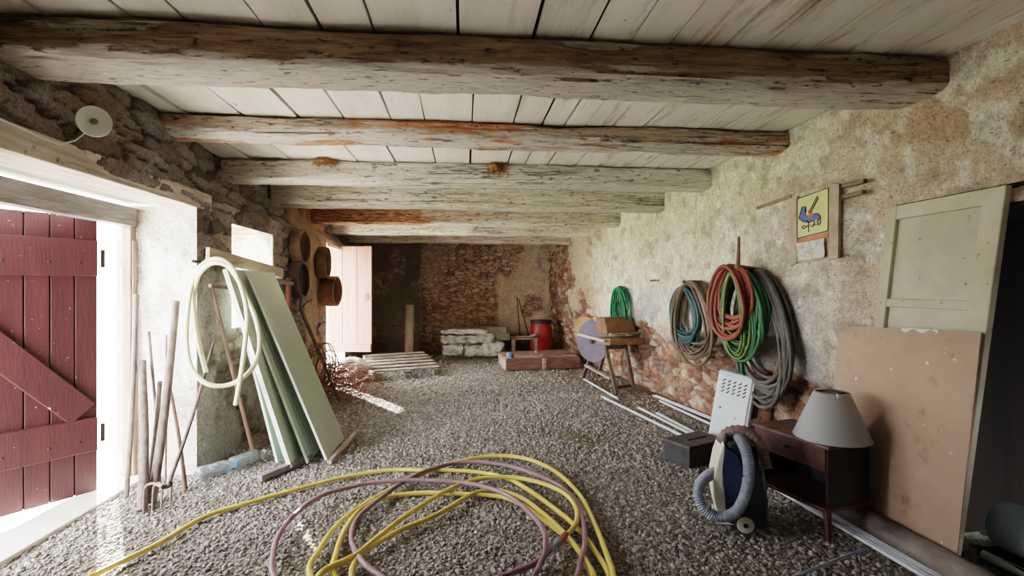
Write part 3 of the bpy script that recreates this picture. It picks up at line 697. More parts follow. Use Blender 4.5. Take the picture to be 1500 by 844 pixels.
for k in range(330):
    c = Vector((-1.95+r.gauss(0,.28), 8.05+r.gauss(0,.45), 0)); hgt = max(.02, .42-.55*(abs(c.x+1.95)**1.5+.4*abs(c.y-8.05)))*r.random()
    c.z = .03+hgt; a_ = r.uniform(0, 6.28); L = r.uniform(.15, .45); d = Vector((math.cos(a_), math.sin(a_), r.uniform(-.25,.35)))*L/2
    m_ = c+Vector((r.uniform(-.05,.05), r.uniform(-.05,.05), r.uniform(0,.08)))
    e0 = c-d; e1 = c+d; e0.z = max(.01, e0.z); e1.z = max(.01, e1.z); e0.x = max(-2.2, e0.x); m_.x = max(-2.2, m_.x); e1.x = max(-2.2, e1.x)
    mb.tube(catmull([e0, m_, e1], 4), r.uniform(.003, .007), 5)
tg = solo('twig_heap', mb, M('twigs', (150,96,70), (92,62,50), 12), 'tangled heap of reddish brown twigs and wire by the far doorway', 'twigs'); tg['kind'] = 'stuff'

# ---- white bag in the doorway
mb = MB(); q = on_y(527, 508, 9.0)
mb.lathe([(0,-.2),(.2,-.2),(.3,-.08),(.3,.06),(.2,.16),(.06,.2),(0,.2)], (q.x-.12, q.y, .2), seg=28, sx=1.1, sy=.7); mb.crumple(.06, 5, 2); mb.v = [(x, y, max(.005, z)) for x, y, z in mb.v]
solo('plastic_bag', mb, M('white_bag', (240,238,236), (222,214,216), 6, rough=.35, bump=.3), 'crumpled white plastic bag on the ground below the pale shutter door', 'bag')

# ---- second door: weathered pinkish plank shutter, opened into the barn
pk = NT('faded_pink_paint')
pc = pk.ramp(pk.noise(3, (4,4,.4), detail=7, rough=.7), [(.3, srgb((160,124,118))), (.5, srgb((150,108,100))), (.62, srgb((156,92,66))), (.8, srgb((120,76,62)))])
pk.bump(pk.noise(24, (4,4,.4)), .3, .01); pk = pk.out(pc, .7)
A = on_y(545, 515, 9.62); Bq = on_y(481, 516, 9.8); A.z = Bq.z = .41; du = (A-Bq); W_ = du.length; du.normalize(); dn = Vector((du.y, -du.x, 0))
Rs = Matrix((du, -dn, Vector((0,0,1)))).transposed()
d2 = thing('door_2', 'faded pink plank shutter door opened inwards in the far doorway', 'door', (Bq.x, Bq.y, .41)); d2['kind'] = 'structure'
for k in range(3):
    w = W_/3; mb = MB(); mb.box(Bq+du*(w*(k+.5))+Vector((0,0,.985)), (w-.008,.035,1.97), Rs); obj('plank', mb, pk, d2, bevel=.004)
mb = MB(); mb.box(Bq+du*W_/2+dn*.03+Vector((0,0,.07)), (W_*.98,.03,.14), Rs); obj('ledge', mb, pk, d2, bevel=.004)
mb = MB(); pth = [Bq+du*(W_-.08)+dn*.04+Vector((dx,0,1.0+dz)) for dx, dz in [(0,.09),(.02,.05),(.025,0),(0,-.04),(-.025,0),(-.02,.05)]]; mb.tube(catmull(pth, 4, True), .006, 6); obj('latch', mb, iron, d2)
mb = MB(); mb.bar((-2.34,8.84,2.36), (-2.34,10.05,2.36), .06, .1); struct('trim_5', mb, limed, bevel=.005)

# ================================================================== BACK OF THE BARN
# pallet
pw = M('pallet_wood', (150,140,128), (104,94,84), 5, (1,1,1), .9)
def pallet(corner, ux, uy, LX, LY, lab, mat, slats, name='wooden_pallet', tilt=0):
    c = Vector(corner); ux = Vector(ux).normalized(); uy = Vector(uy).normalized()
    t = thing(name, lab, 'pallet', c, None); R = Matrix((ux, uy, Vector((0,0,1)))).transposed()
    for j in range(3):
        for i in range(3):
            mb = MB(); mb.box(c+ux*(.05+(LX-.1)*i/2)+uy*(.07+(LY-.14)*j/2)+Vector((0,0,.06)), (.1,.13,.08), R); obj('block', mb, mat, t, bevel=.004)
    for j in range(3):
        mb = MB(); mb.box(c+ux*LX/2+uy*(.07+(LY-.14)*j/2)+Vector((0,0,.111)), (LX,.1,.02), R); obj('stringer', mb, mat, t, bevel=.003)
        mb = MB(); mb.box(c+ux*LX/2+uy*(.07+(LY-.14)*j/2)+Vector((0,0,.011)), (LX,.1,.02), R); obj('bottom_board', mb, mat, t, bevel=.003)
    for k in range(slats):
        mb = MB(); w = LX/slats; mb.box(c+ux*(w*(k+.5))+uy*LY/2+Vector((0,0,.132+random.uniform(0,.004))), (w*.52,LY,.02), R); obj('deck_board', mb, mat, t, bevel=.003)
    if tilt: t.rotation_mode = 'QUATERNION'; t.rotation_quaternion = Matrix.Rotation(tilt, 3, uy).to_quaternion()
pallet((-1.55,8.95,.0), (-.36,.93,0), (.93,.36,0), 1.15, 1.2, 'grey wooden pallet lying on the gravel before the far doorway, its back edge propped up', pw, 6, tilt=math.radians(9))
mb = MB(); mb.box((-1.38,10.15,.075), (.7,.16,.15), Matrix.Rotation(.36, 3, 'Z')); solo('wood_sleeper', mb, pw, 'grey wooden sleeper under the raised back edge of the pallet', 'sleeper', bevel=.006)

# upright pale tube
q = on_z(600, 520); q.y -= .15
mb = MB(); mb.lathe([(.0,0),(.1,0),(.105,.03),(.1,.06),(.1,1.14),(.103,1.2),(.085,1.2),(.085,1.15),(0,1.15)], q, (0.02,.0,1), 26); mb.xf(Matrix.Identity(4))
solo('stone_tube', mb, M('pale_clay', (196,184,164), (150,138,120), 5, (1,1,.4)), 'pale upright clay pipe standing before the dark back wall', 'pipe', smooth=40)

# foil wrapped insulation bundles
foil = NT('silver_foil'); foil.bump(foil.noise(13, detail=6, rough=.65), 1.0, .07); foil = foil.out(foil.ramp(foil.noise(9, detail=6), [(.35, srgb((250,250,248))), (.65, srgb((206,204,198)))]), .2, .92)
def bundle(c, size, lab, seed, rot=0, mat=None, amp=.045):
    bm_ = MB(); nx, ny, nz = 22, 14, 8; L = [q/2 for q in size]; vs = {}; 
    def P(i, j, k):
        x, y, z = (2*i/nx-1), (2*j/ny-1), (2*k/nz-1)
        v = Vector((x, y, z)); n4 = (abs(x)**6+abs(y)**6+abs(z)**6)**(1/6); v = v/max(n4, .001)*max(abs(x), abs(y), abs(z))
        return Vector((v.x*L[0], v.y*L[1], v.z*L[2]))
    def face(fn, a, b):
        g = [[fn(i, j) for j in range(b+1)] for i in range(a+1)]; V = [p for row in g for p in row]
        return V, [(i*(b+1)+j, (i+1)*(b+1)+j, (i+1)*(b+1)+j+1, i*(b+1)+j+1) for i in range(a) for j in range(b)]
    for fn, a, b in ((lambda i, j: P(i, j, nz), nx, ny), (lambda i, j: P(nx-i, j, 0), nx, ny), (lambda i, k: P(nx-i, ny, k), nx, nz), (lambda i, k: P(i, 0, k), nx, nz), (lambda j, k: P(nx, j, k), ny, nz), (lambda j, k: P(0, ny-j, k), ny, nz)):
        V, Fq = face(fn, a, b); bm_.add(V, Fq)
    o = Vector((seed*3.3, seed, 0)); R = Matrix.Rotation(rot, 3, 'Z'); c = Vector(c)
    bm_.v = [tuple(R @ (Vector(v)+mnoise.noise_vector(Vector(v)*7+o)*amp+mnoise.noise_vector(Vector(v)*17+o)*amp*.45)+c) for v in bm_.v]
    bm_.v = [(x, y, max(z, .004)) for x, y, z in bm_.v]
    return solo('foil_bundle', bm_, mat or foil, lab, 'insulation', 'foil wrapped insulation bundles')
bundle((-.25,12.05,.15), (.5,.6,.3), 'silver foil bundle on the ground, left of the bottom row', 1)
bundle((.22,11.95,.14), (.46,.6,.28), 'silver foil bundle in the middle of the bottom row', 2)
bundle((.68,11.9,.17), (.5,.6,.34), 'bulging shiny foil bundle at the right of the bottom row', 3, amp=.06)
bundle((-.25,12.1,.4), (.62,.6,.2), 'silver foil bundle at the left of the middle layer', 4, .1)
bundle((.4,12.05,.41), (.7,.6,.2), 'silver foil bundle at the right of the middle layer', 5, -.1)
bundle((.0,12.12,.58), (1.15,.6,.15), 'wide flat silver foil bundle, topmost of the stack', 6, .03, amp=.03)
fb = M('grey_foam_board', (190,184,170), (166,158,146), 5)
mb = MB(); mb.box((.62,12.5,.56), (.8,.4,.16)); solo('foam_board', mb, fb, 'grey foam board lying behind on the foil stack, the upper one', 'board', 'grey boards on the foil bundles', bevel=.006)
mb = MB(); mb.box((.8,12.25,.42), (.6,.4,.14), Matrix.Rotation(-.1, 3, 'Z')); solo('foam_board', mb, fb, 'grey foam board sticking out at the right of the foil stack', 'board', 'grey boards on the foil bundles', bevel=.006)
mb = MB(); r = random.Random(3)
for k in range(260):
    x, y = -.45+r.gauss(0,.28), 11.75+r.gauss(0,.1); hh = r.uniform(.03,.1); a_ = r.uniform(0, 6.28); w = .006
    mb.add([(x-w*math.cos(a_), y-w*math.sin(a_), -.01), (x+w*math.cos(a_), y+w*math.sin(a_), -.01), (x+r.uniform(-.03,.03), y+r.uniform(-.03,.03), hh)], [(0,1,2)])
g_ = solo('grass_tuft', mb, M('weed_green', (104,128,72), (76,100,52), 9), 'low green weeds growing in front of the silver foil stack', 'weeds'); g_['kind'] = 'stuff'

# low work bench with paper on it
bw = M('bench_wood', (168,146,126), (120,100,86), 6)
t = thing('low_bench', 'low rough wooden bench with a white sheet before the red barrel', 'bench', (1.4,11.75,0))
mb = MB(); mb.box((1.4,11.75,.43), (.62,.42,.035)); obj('bench_top', mb, bw, t, bevel=.004)
for sx in (-1, 1):
    for sy in (-1, 1):
        mb = MB(); mb.bar((1.4+sx*.28,11.75+sy*.17,0), (1.4+sx*.25,11.75+sy*.16,.42), .06, .05, (0,1,0)); obj('leg', mb, bw, t, bevel=.004)
mb = MB(); vs = []; nx, ny = 14, 8
for i in range(nx+1):
    for j in range(ny+1):
        x = -.2+.46*i/nx; y = -.2+.36*j/ny
        vs.append((1.42+x, 11.75+y, .456+.09*max(0, (i/nx-.72))*2*(1+.4*math.sin(j))+.012*math.sin(i*1.3)*math.sin(j*1.1)+.012))
mb.add(vs, [(i*(ny+1)+j, (i+1)*(ny+1)+j, (i+1)*(ny+1)+j+1, i*(ny+1)+j+1) for i in range(nx) for j in range(ny)])
solo('paper_sheet', mb, M('off_white_paper', (226,220,214), (206,198,192), 6), 'creased white sheet lying on the low bench', 'sheet', smooth=60)

# red barrel
t = thing('plastic_barrel', 'red plastic barrel with a black lid in the far right corner', 'barrel', (1.86,12.15,0))
rb = M('red_plastic', (178,48,46), (156,38,40), 4, rough=.4, bump=.05)
mb = MB(); mb.lathe([(0,0),(.22,0),(.245,.03),(.265,.2),(.275,.4),(.28,.42),(.275,.44),(.268,.62),(.24,.74),(.235,.78),(0,.78)], (1.86,12.15,0), seg=36); obj('body', mb, rb, t, smooth=50)
mb = MB(); mb.lathe([(.25,.735),(.262,.74),(.262,.81),(.25,.825),(.22,.82),(0,.815)], (1.86,12.15,0), seg=36); obj('lid', mb, M('black_plastic', (44,42,44), (30,30,32), 6, rough=.5, bump=.05), t, smooth=40)
# sticks on the back wall
for (a, b, lab) in (((1.42,12.6,0), (1.36,13.0,1.36), 'thin stick leaning on the back wall, the straighter left one'), ((1.72,12.55,0), (1.4,13.0,1.32), 'thin stick leaning on the back wall, slanting behind the red barrel')):
    solo('wooden_stick', stick(a, b, .016, .012), M('stick_brown', (112,92,74), (80,64,52), 8), lab, 'stick', 'sticks on the back wall', smooth=40)

# pile of planks on a low crate
cw = M('reddish_board', (168,132,116), (118,90,80), 5, (.5,4,4), .85)
cw2 = M('pale_board', (196,176,158), (150,128,112), 5, (.5,4,4), .85)
c0 = Vector((.80,9.75,0))
t = thing('plank_crate', 'long low crate of reddish boards lying along the right wall', 'crate', c0)
mb = MB(); mb.bar((.8,9.72,.1), (1.55,9.8,.1), .03, .19); obj('side_board', mb, cw, t, bevel=.004)
mb = MB(); mb.bar((1.58,9.8,.1), (2.3,9.95,.1), .03, .19); obj('side_board', mb, cw, t, bevel=.004)
mb = MB(); mb.bar((.8,9.72,.1), (.74,10.85,.1), .03, .19); obj('end_board', mb, cw2, t, bevel=.004)
mb = MB(); mb.bar((2.3,9.95,.1), (2.22,11.1,.1), .03, .19); obj('end_board', mb, cw, t, bevel=.004)
mb = MB(); mb.bar((.74,10.85,.1), (2.22,11.1,.1), .03, .19); obj('side_board', mb, cw, t, bevel=.004)
mb = MB(); mb.box((1.56,9.77,.11), (.07,.05,.22)); obj('post', mb, cw2, t, bevel=.004)
for k in range(6):
    y = 9.82+k*.19; mb = MB(); mb.bar((.80-.01*k, y, .212+.004*(k%2)), (2.28-.01*k, y+.2, .212+.006*(k%3)), .15, .025); obj('top_board', mb, cw2 if k in (1,) else cw, t, bevel=.003)
for k, (a, b, lab) in enumerate([((1.55,10.05,.245),(2.2,10.3,.25),'broken board lying on the crate, nearest piece'), ((1.35,10.35,.245),(2.05,10.4,.26),'broken board lying on the crate, middle piece'), ((1.5,10.6,.245),(2.25,10.85,.25),'broken board lying on the crate, piece nearest the wall')]):
    mb = MB(); mb.bar(a, b, .08, .03); solo('broken_board', mb, cw, lab, 'board', 'broken boards on the crate', bevel=.004)
mb = MB(); mb.lathe([(0,0),(.07,0),(.075,.06),(.05,.1),(0,.1)], (.9,9.9,.23), seg=16); mb.crumple(.02, 12, 4); solo('blue_rag', mb, M('blue_cloth', (110,146,170), (80,114,140), 9), 'small crumpled blue rag on the left corner of the board crate', 'rag')

# ================================================================== RIGHT WALL
def W(px, py, x=2.78): return on_x(px, py, x)
# ---- coiled hoses on pegs
def coil(name, lab, cy, zt, ry, rz, x0, n, r, mat, seed, grp='hoses coiled on the right wall', jit=.12, dx=.1, tail=None, nrm=(-1,0), lean=0, cat='hose', ends=True):
    q = random.Random(seed); P = []; nn = 26; tx, ty = nrm[1], -nrm[0]
    R = [(1+q.uniform(-jit, jit), 1+q.uniform(-jit, jit), q.uniform(-1, 1)*.07, q.random()*dx, q.uniform(0,.05)) for _ in range(n+1)]
    for i in range(n*nn+1):
        k = i//nn; f = (i % nn)/nn; f2 = f*f*(3-2*f); A, B = R[k], R[min(k+1, n)]
        g = [A[j]*(1-f2)+B[j]*f2 for j in range(5)]
        a = 2*math.pi*f; ryi = ry*g[0]; rzi = rz*g[1]
        s_ = math.sin(a)*ryi*(.72+.28*(1-math.cos(a))/2*1.3)+g[2]*ry*1.6+lean*(1-math.cos(a))/2
        z = zt-g[4]-rzi*(1-math.cos(a)); dd = g[3]+.02+.03*(1+math.cos(a))/2
        P.append(Vector((x0[0]+nrm[0]*dd+tx*s_, x0[1]+cy+nrm[1]*dd+ty*s_, z)))
    if tail: P += [P[-1].lerp(Vector(t_), 1) for t_ in tail]
    mb = MB(); mb.tube(P, r, 7); t = thing(name, lab, cat, P[len(P)//2], grp); obj('hose_body', mb, mat, t, smooth=70)
    if ends:
        e = P[-1]; d = (P[-1]-P[-2]).normalized(); mb = MB(); mb.tube([e-d*.02, e+d*.05], r*1.35, 10); obj('connector', mb, iron, t)
    return t
hz = dict(rough=.5, bump=.1)
gr1 = M('green_rope', (24,128,84), (14,88,58), 16, **hz); tealm = M('teal_hose', (56,94,96), (40,70,76), 6, **hz); brn = M('brown_hose', (116,96,78), (84,68,56), 6, **hz)
redh = M('red_rubber_hose', (150,76,60), (120,56,46), 5, **hz); grnh = M('green_hose', (44,108,76), (80,112,60), 2.2, **hz); gryh = M('grey_hose', (92,90,82), (64,62,58), 5, **hz)
ly = M('lime_hose', (108,134,70), (78,108,58), 5, **hz)
RY = 8.25
coil('rope_coil', 'bright green line coiled in a long bundle, far end of the right wall', 0, 1.62, .27, .29, (xr(RY)-.05,RY), 18, .012, gr1, 3, jit=.42, dx=.1, nrm=(-kc,-kk), cat='line', ends=False)
coil('hose_coil', 'brown hose coil on the right wall, hanging around the blue-green one', .0, 1.68, .48, .43, (2.77,5.68), 14, .016, brn, 5, jit=.22, dx=.13)
coil('hose_coil', 'blue-green hose coil tucked inside the brown coil', .1, 1.62, .36, .35, (2.74,5.78), 12, .013, tealm, 7, jit=.26, dx=.1)
coil('hose_coil', 'grey hose coil hanging lowest, behind and right of the green one', -.02, 1.77, .44, .56, (2.79,4.45), 16, .018, gryh, 11, jit=.15, dx=.1, lean=-.06)
coil('hose_coil', 'green hose coil hanging behind the red hose', .0, 1.77, .36, .36, (2.69,4.52), 15, .016, grnh, 13, jit=.26, dx=.12, tail=[(2.63,4.62,1.1),(2.66,4.63,.8),(2.68,4.62,.6)])
coil('hose_coil', 'thin lime green hose coil in the middle of the big bundle', .04, 1.75, .25, .32, (2.61,4.5), 9, .012, ly, 17, jit=.35, dx=.07)
coil('hose_coil', 'red rubber hose coil hanging in front of the green one', .05, 1.82, .29, .29, (2.59,4.5), 8, .019, redh, 19, jit=.33, dx=.1, lean=.06)
pegw = M('peg_wood', (150,122,96), (112,88,68), 9)
mb = MB(); mb.tube([Vector((2.84,4.5,1.76)), Vector((2.48,4.42,1.8))], .02, 8); mb.tube([(2.5,4.42,1.76), (2.5,4.41,1.92), (2.51,4.42,2.07)], .021, 8, rf=lambda t: 1-.4*t)
solo('hose_peg', mb, pegw, 'wooden peg sticking up over the red hose coil', 'peg', smooth=50)
mb = MB(); mb.tube([(2.84,5.7,1.67), (2.6,5.68,1.68)], .014, 8); solo('iron_peg', mb, iron, 'iron peg carrying the brown hose coil', 'peg')
a = Vector((xr(RY)+.03,RY,1.615)); mb = MB(); mb.tube([a, a+Vector((-.2,-.02,.01))], .01, 8); mb.tube([a+Vector((-.1,-.2,-.02)), a+Vector((-.14,-.2,-.02)), a+Vector((-.14,-.24,-.35))], .004, 6)
solo('iron_nail', mb, iron, 'long iron nail carrying the bright green line', 'nail')
mb = MB(); b_ = W(960, 411, 2.79); mb.bar(b_+Vector((0,.18,0)), b_+Vector((0,-.18,.0)), .03, .03); solo('wall_staple', mb, M('rust_bar', (104,84,72), (76,58,48), 9), 'short dark iron bar set in the plaster right of the green line', 'iron bar')

# ---- laths in the plaster and the small picture board
lath = M('lath_wood', (150,128,110), (116,96,82), 6, (5,.5,5), .9)
for i, (a, b, lab) in enumerate((((1110,305),(1162,287),'lath end in the plaster left of the picture board'), ((1226,275),(1268,265),'upper lath end in the plaster right of the picture board'), ((1228,291),(1266,281),'lower lath end in the plaster right of the picture board'))):
    mb = MB(); mb.bar(W(*a, 2.795), W(*b, 2.795), .03, .035, (1,0,0)); solo('wall_lath', mb, lath, lab, 'lath', 'laths in the plaster', bevel=.004)
def PW(zx, zy, x=2.755): return W(1140+zx/5.63, 250+zy/5.63, x)
pb = thing('picture_board', 'small painted card of a blue figure on a board high on the wall', 'picture', PW(300, 700))
plast = M('beige_board_strip', (186,164,142), (158,136,116), 8, rough=.6)
def quad(pts, mat, name, par, d=.006, x=2.755):
    mb = MB(); mb.prism([PW(px, py, x) for px, py in pts], (d,0,0)); return obj(name, mb, mat, par)
quad([(150,230),(420,135),(420,720),(160,770)], plast, 'backing_board', pb, .012, 2.772)
quad([(85,235),(155,212),(152,760),(98,790)], plast, 'frame_strip', pb, .02, 2.757)
quad([(418,100),(500,110),(492,720),(418,738)], plast, 'frame_strip', pb, .02, 2.757)
card = quad([(155,235),(412,142),(408,497),(155,560)], M('yellow_card', (220,216,150), (206,200,134), 6, bump=0), 'card', pb, .006, 2.758)
quad([(155,570),(412,512),(412,545),(165,600)], M('orange_strip', (206,120,90), (190,100,72), 9), 'orange_strip', pb, .006, 2.758)
blue = M('blue_ink', (104,112,176), (84,90,156), 14, bump=0); ink = M('dark_ink', (40,38,60), (40,38,60), 4, bump=0); org = M('orange_ink', (226,130,90), (214,116,80), 6, bump=0)
quad([(172,385),(196,300),(225,295),(232,330),(222,362),(250,385),(285,370),(300,355),(345,372),(348,398),(300,405),(285,420),(240,432),(200,420),(175,405)], blue, 'blue_figure', card, .003, 2.753)
quad([(240,370),(262,330),(278,340),(280,378),(250,386)], org, 'orange_figure', card, .002, 2.751)
mb = MB()
def inkline(pts, r=.0035): mb.tube([PW(px, py, 2.752) for px, py in pts], r, 5)
for l_ in ([(250,345),(324,208)], [(262,352),(330,225)], [(172,385),(196,300),(225,295),(222,345)], [(172,385),(180,405)], [(290,360),(320,352),(345,372),(348,400),(325,402)],
           [(195,408),(215,425),(235,412),(252,432),(268,418)], [(225,455),(205,455),(196,468),(206,480),(225,470),(240,455)], [(250,435),(250,505)], [(262,450),(285,465),(290,440)], [(295,410),(300,450),(318,445)], [(330,405),(322,430),(335,448),(348,430),(345,408)], [(155,235),(412,142),(410,495),(155,560),(155,235)]): inkline(l_)
obj('ink_lines', mb, ink, card)
mb = MB(); nx, ny = 12, 10; vs = []
for i in range(nx+1):
    for j in range(ny+1):
        p = PW(165+225*i/nx, 600+150*j/ny-40*i/nx, 2.76); vs.append(p+Vector((-.012-.012*mnoise.noise(p*35),0,0)))
mb.add(vs, [(i*(ny+1)+j, (i+1)*(ny+1)+j, (i+1)*(ny+1)+j+1, i*(ny+1)+j+1) for i in range(nx) for j in range(ny)])
obj('plastic_film', mb, M('clear_film', (214,214,210), (186,184,178), 20, rough=.2, bump=.3), pb)

# ---- tall cream door leaf and hardboard leaning on the wall
creamp = NT('old_cream_paint')
cc = creamp.ramp(creamp.noise(2.5, detail=6), [(.3, srgb((206,200,176))), (.6, srgb((186,176,150))), (.8, srgb((160,144,120)))])
cc = creamp.mix(creamp.step(creamp.noise(18, detail=6, off=3), .64, .7), cc, srgb((104,84,62))); creamp.bump(creamp.noise(22), .2, .01); creamp = creamp.out(cc, .7)
panelm = NT('pale_green_panel')
cc = panelm.ramp(panelm.noise(1.8, detail=7), [(.3, srgb((200,200,180))), (.55, srgb((180,174,152))), (.8, srgb((158,144,112)))])
cc = panelm.mix(panelm.step(panelm.noise(14, detail=5, off=5), .67, .71), cc, srgb((96,78,58))); panelm = panelm.out(cc, .65)
TL = W(1308, 302, 2.82); TR = W(1484, 271, 2.82); BR = W(1411, 800, 2.79)
BR = TR+(BR-TR)*(TR.z/(TR.z-BR.z)); TL.z = TR.z; BL = Vector((BR.x, TL.y+(BR.y-TR.y), 0))
ex = (TR-TL).normalized(); ez = (TL-BL).normalized(); en_ = ex.cross(ez).normalized()
if en_.x > 0: en_ = -en_
Wd = (TR-TL).length; Hd_ = (TL-BL).length; Rp = Matrix((ex, en_, ez)).transposed()
def D(u, v, o=0): return BL+ex*u+ez*v+en_*o
dl = thing('door_leaf', 'old cream panelled door leaf leaning against the right wall', 'door', BL)
sw = .075
for nm, u, v, w, h in (('stile', sw/2, Hd_/2, sw, Hd_), ('stile', Wd-sw/2-.02, Hd_/2, sw+.04, Hd_), ('rail', Wd/2, Hd_-.045, Wd-2*sw, .09), ('rail', Wd/2, Hd_*.705, Wd-2*sw, .055), ('rail', Wd/2, Hd_*.44, Wd-2*sw, .08), ('rail', Wd/2, .08, Wd-2*sw, .16)):
    mb = MB(); mb.box(D(u, v, .02), (w, .04, h), Rp); obj(nm, mb, creamp, dl, bevel=.006)
for v0, v1 in ((.16, Hd_*.42), (Hd_*.46, Hd_*.69), (Hd_*.72, Hd_-.09)):
    mb = MB(); mb.box(D(Wd/2, (v0+v1)/2, .008), (Wd-2*sw+.02, .012, v1-v0+.03), Rp); obj('panel', mb, panelm, dl, bevel=.003)
hb = NT('hardboard')
cc = hb.ramp(hb.noise(1.3, detail=6), [(.3, srgb((182,156,136))), (.55, srgb((170,142,122))), (.8, srgb((150,116,94)))])
cc = hb.mix(hb.step(hb.noise(17, detail=3, off=2), .70, .72), cc, srgb((226,220,210))); cc = hb.mix(hb.step(hb.noise(3.2, detail=7, rough=.65, off=9), .56, .72), cc, srgb((132,96,72))); hb = hb.out(cc, .7)
T1 = W(1231, 477, 2.74); T2 = W(1439, 487, 2.74); B2 = W(1405, 800, 2.70); B2 = T2+(B2-T2)*(T2.z/(T2.z-B2.z)); B1 = T1+(B2-T2); B1.z = 0
nb = (T2-T1).cross(T1-B1).normalized()
if nb.x > 0: nb = -nb
mb = MB(); mb.prism([B1, B2, T2, T1], nb*.008); solo('hardboard_sheet', mb, hb, 'brown hardboard sheet with paint specks, leaning in front of the cream door leaf', 'sheet')
mb = MB(); vs = []
for i in range(13):
    p = T1.lerp(T2, .52+.24*i/12); vs += [p+nb*.012+Vector((0,0,.004)), p+nb*.012+Vector((0,0,-.012-.012*math.sin(i*1.1)))]
mb.add(vs, [(2*i, 2*i+2, 2*i+3, 2*i+1) for i in range(12)])
solo('torn_paper', mb, M('white_paper', (238,236,226), (220,214,204), 9), 'scrap of white paper caught on the top edge of the hardboard', 'paper')

# ---- rolls and pipes at the wall foot
c0 = on_z(1340, 801, .075); c0.x -= .005
mb = MB(); mb.lathe([(.03,-.95),(.072,-.95),(.075,-.9),(.075,.52),(.072,.56),(.03,.56)], c0, (-.04,1,0), 28); mb.crumple(.006, 9)
solo('carpet_roll', mb, M('brown_felt', (136,126,118), (84,76,72), 9, (1,.6,1), .6, spots=(10,.66), spot_c=(160,150,140)), 'long dark brown roll lying at the foot of the hardboard', 'roll', smooth=50)
c1 = on_z(1464, 764, .2); c1.x += .0
mb = MB(); mb.lathe([(0,0),(.1,0),(.135,.03),(.14,.1),(.14,1.3),(0,1.3)], c1, (.05,-1,0), 30)
solo('blue_white_roll', mb, M('pale_blue_plastic', (214,230,248), (190,212,238), 4, rough=.5, bump=.05), 'pale blue-white roll at the right edge in the dark recess', 'roll', smooth=50)
mb = MB()
for dz in (0,): mb.box(c1+Vector((0,-.6,-.17)), (.3,1.2,.05))
solo('roll_rest', mb, dark, 'dark plank the pale blue roll lies on', 'plank', bevel=.004)
pvc = M('white_pvc', (226,236,244), (206,218,230), 4, rough=.35, bump=0)
for k, (px, py) in enumerate(((1447, 796), (1440, 812))):
    a = on_z(px, py, .03); mb = MB(); mb.tube([a, a+Vector((.04,-.5,0)), a+Vector((.08,-1.0,0))], .026, 12); solo('white_pipe', mb, pvc, ('white plastic pipe under the blue roll, the farther one', 'white plastic pipe under the blue roll, the nearer one')[k], 'pipe', 'white pipes at the right edge', smooth=60)

# ---- white rails lying on the gravel
railm = M('white_rail', (232,238,246), (210,218,230), 5, rough=.4, bump=.05)
def rail(a, b, lab, w=.03, h=.018, za=.02, grp='white rails on the gravel'):
    A_ = on_z(*a, za); B_ = on_z(*b, za); d = (B_-A_).normalized(); s_ = d.cross(Vector((0,0,1)))
    mb = MB(); mb.bar(A_, B_, w, .004); mb.bar(A_+s_*w*.45+Vector((0,0,h/2)), B_+s_*w*.45+Vector((0,0,h/2)), .004, h); mb.bar(A_-s_*w*.45+Vector((0,0,h/2)), B_-s_*w*.45+Vector((0,0,h/2)), .004, h)
    solo('white_rail', mb, railm, lab, 'rail', grp)
rail((855,556),(905,585), 'short white rail beside the saw trestle', .02)
rail((882,582),(1000,640), 'long white rail, leftmost of the three pointing at the black case', .022)
rail((935,598),(1010,636), 'white rail, middle of the three pointing at the black case', .022)
rail((962,606),(1016,634), 'white rail, rightmost and shortest of the three by the black case', .022)
rail((958,580),(1042,614), 'pale blue-white rail lying along the stone wall foot', .05)
rail((966,588),(1040,622), 'thin second rail just in front of the one along the stone wall', .02)
rail((1118,706),(1362,850), 'white rail passing under the cabinet, the left of the pair', .03)
rail((1126,703),(1378,850), 'white rail passing under the cabinet, the right of the pair', .03)
mb = MB(); a = on_z(1160, 846, .02); b = on_z(1270, 803, .02); mb.tube([a, b], .008, 8); solo('thin_rod', mb, M('blue_grey_rod', (170,186,214), (130,146,176), 5, rough=.4), 'thin blue-grey rod on the gravel before the cabinet legs', 'rod', smooth=60)

# ---- saw trestle
sawd = M('dark_trestle', (112,92,78), (78,62,54), 7); 
def T(px, py, y): return on_y(px, py, y)
st = thing('saw_bench', 'home-made saw bench with a round grey blade on dark trestle legs', 'saw', (2.35,8.0,0))
for (a, b) in ((T(887,508,7.75), on_z(904,578)), (T(916,505,7.9), on_z(929,572)), (T(869,512,8.5), on_z(854,553)), (T(888,508,8.7), on_z(876,551))):
    mb = MB(); mb.bar(a, b, .06, .05, (1,0,0)); obj('leg', mb, sawd, st, bevel=.004)
mb = MB(); mb.bar(T(858,535,8.3), T(895,555,7.62), .06, .03); obj('stretcher', mb, M('grey_stretcher', (170,162,156), (134,126,120), 6), st, bevel=.003)
mb = MB(); mb.bar(T(900,573,7.55)+Vector((0,0,.05)), T(928,569,7.85)+Vector((0,0,.05)), .05, .04); obj('stretcher', mb, sawd, st, bevel=.003)
mb = MB(); mb.bar(T(884,500,7.7), T(942,498,7.95), .34, .1); obj('table_top', mb, M('saw_table', (150,116,84), (118,90,66), 6, (1,5,5)), st, bevel=.006)
mb = MB(); mb.bar(T(886,509,7.66), T(918,508,7.85), .06, .06); obj('cross_rail', mb, sawd, st, bevel=.004)
fr = (T(942,490,7.95)-T(886,492,7.7)); fx = fr.normalized(); hx = Vector((0,0,1)); bx = fx.cross(hx).normalized()
if bx.y < 0: bx = -bx
q0 = T(888,490,7.72); q1 = q0+fx*.56
mb = MB(); mb.prism([q0, q0+hx*.02+bx*-.03, q0+hx*.24+bx*.04, q0+hx*.26+bx*.26, q0+bx*.3], q1-q0); obj('blade_guard', mb, M('brown_box', (140,98,70), (112,76,54), 5), st, bevel=.008)
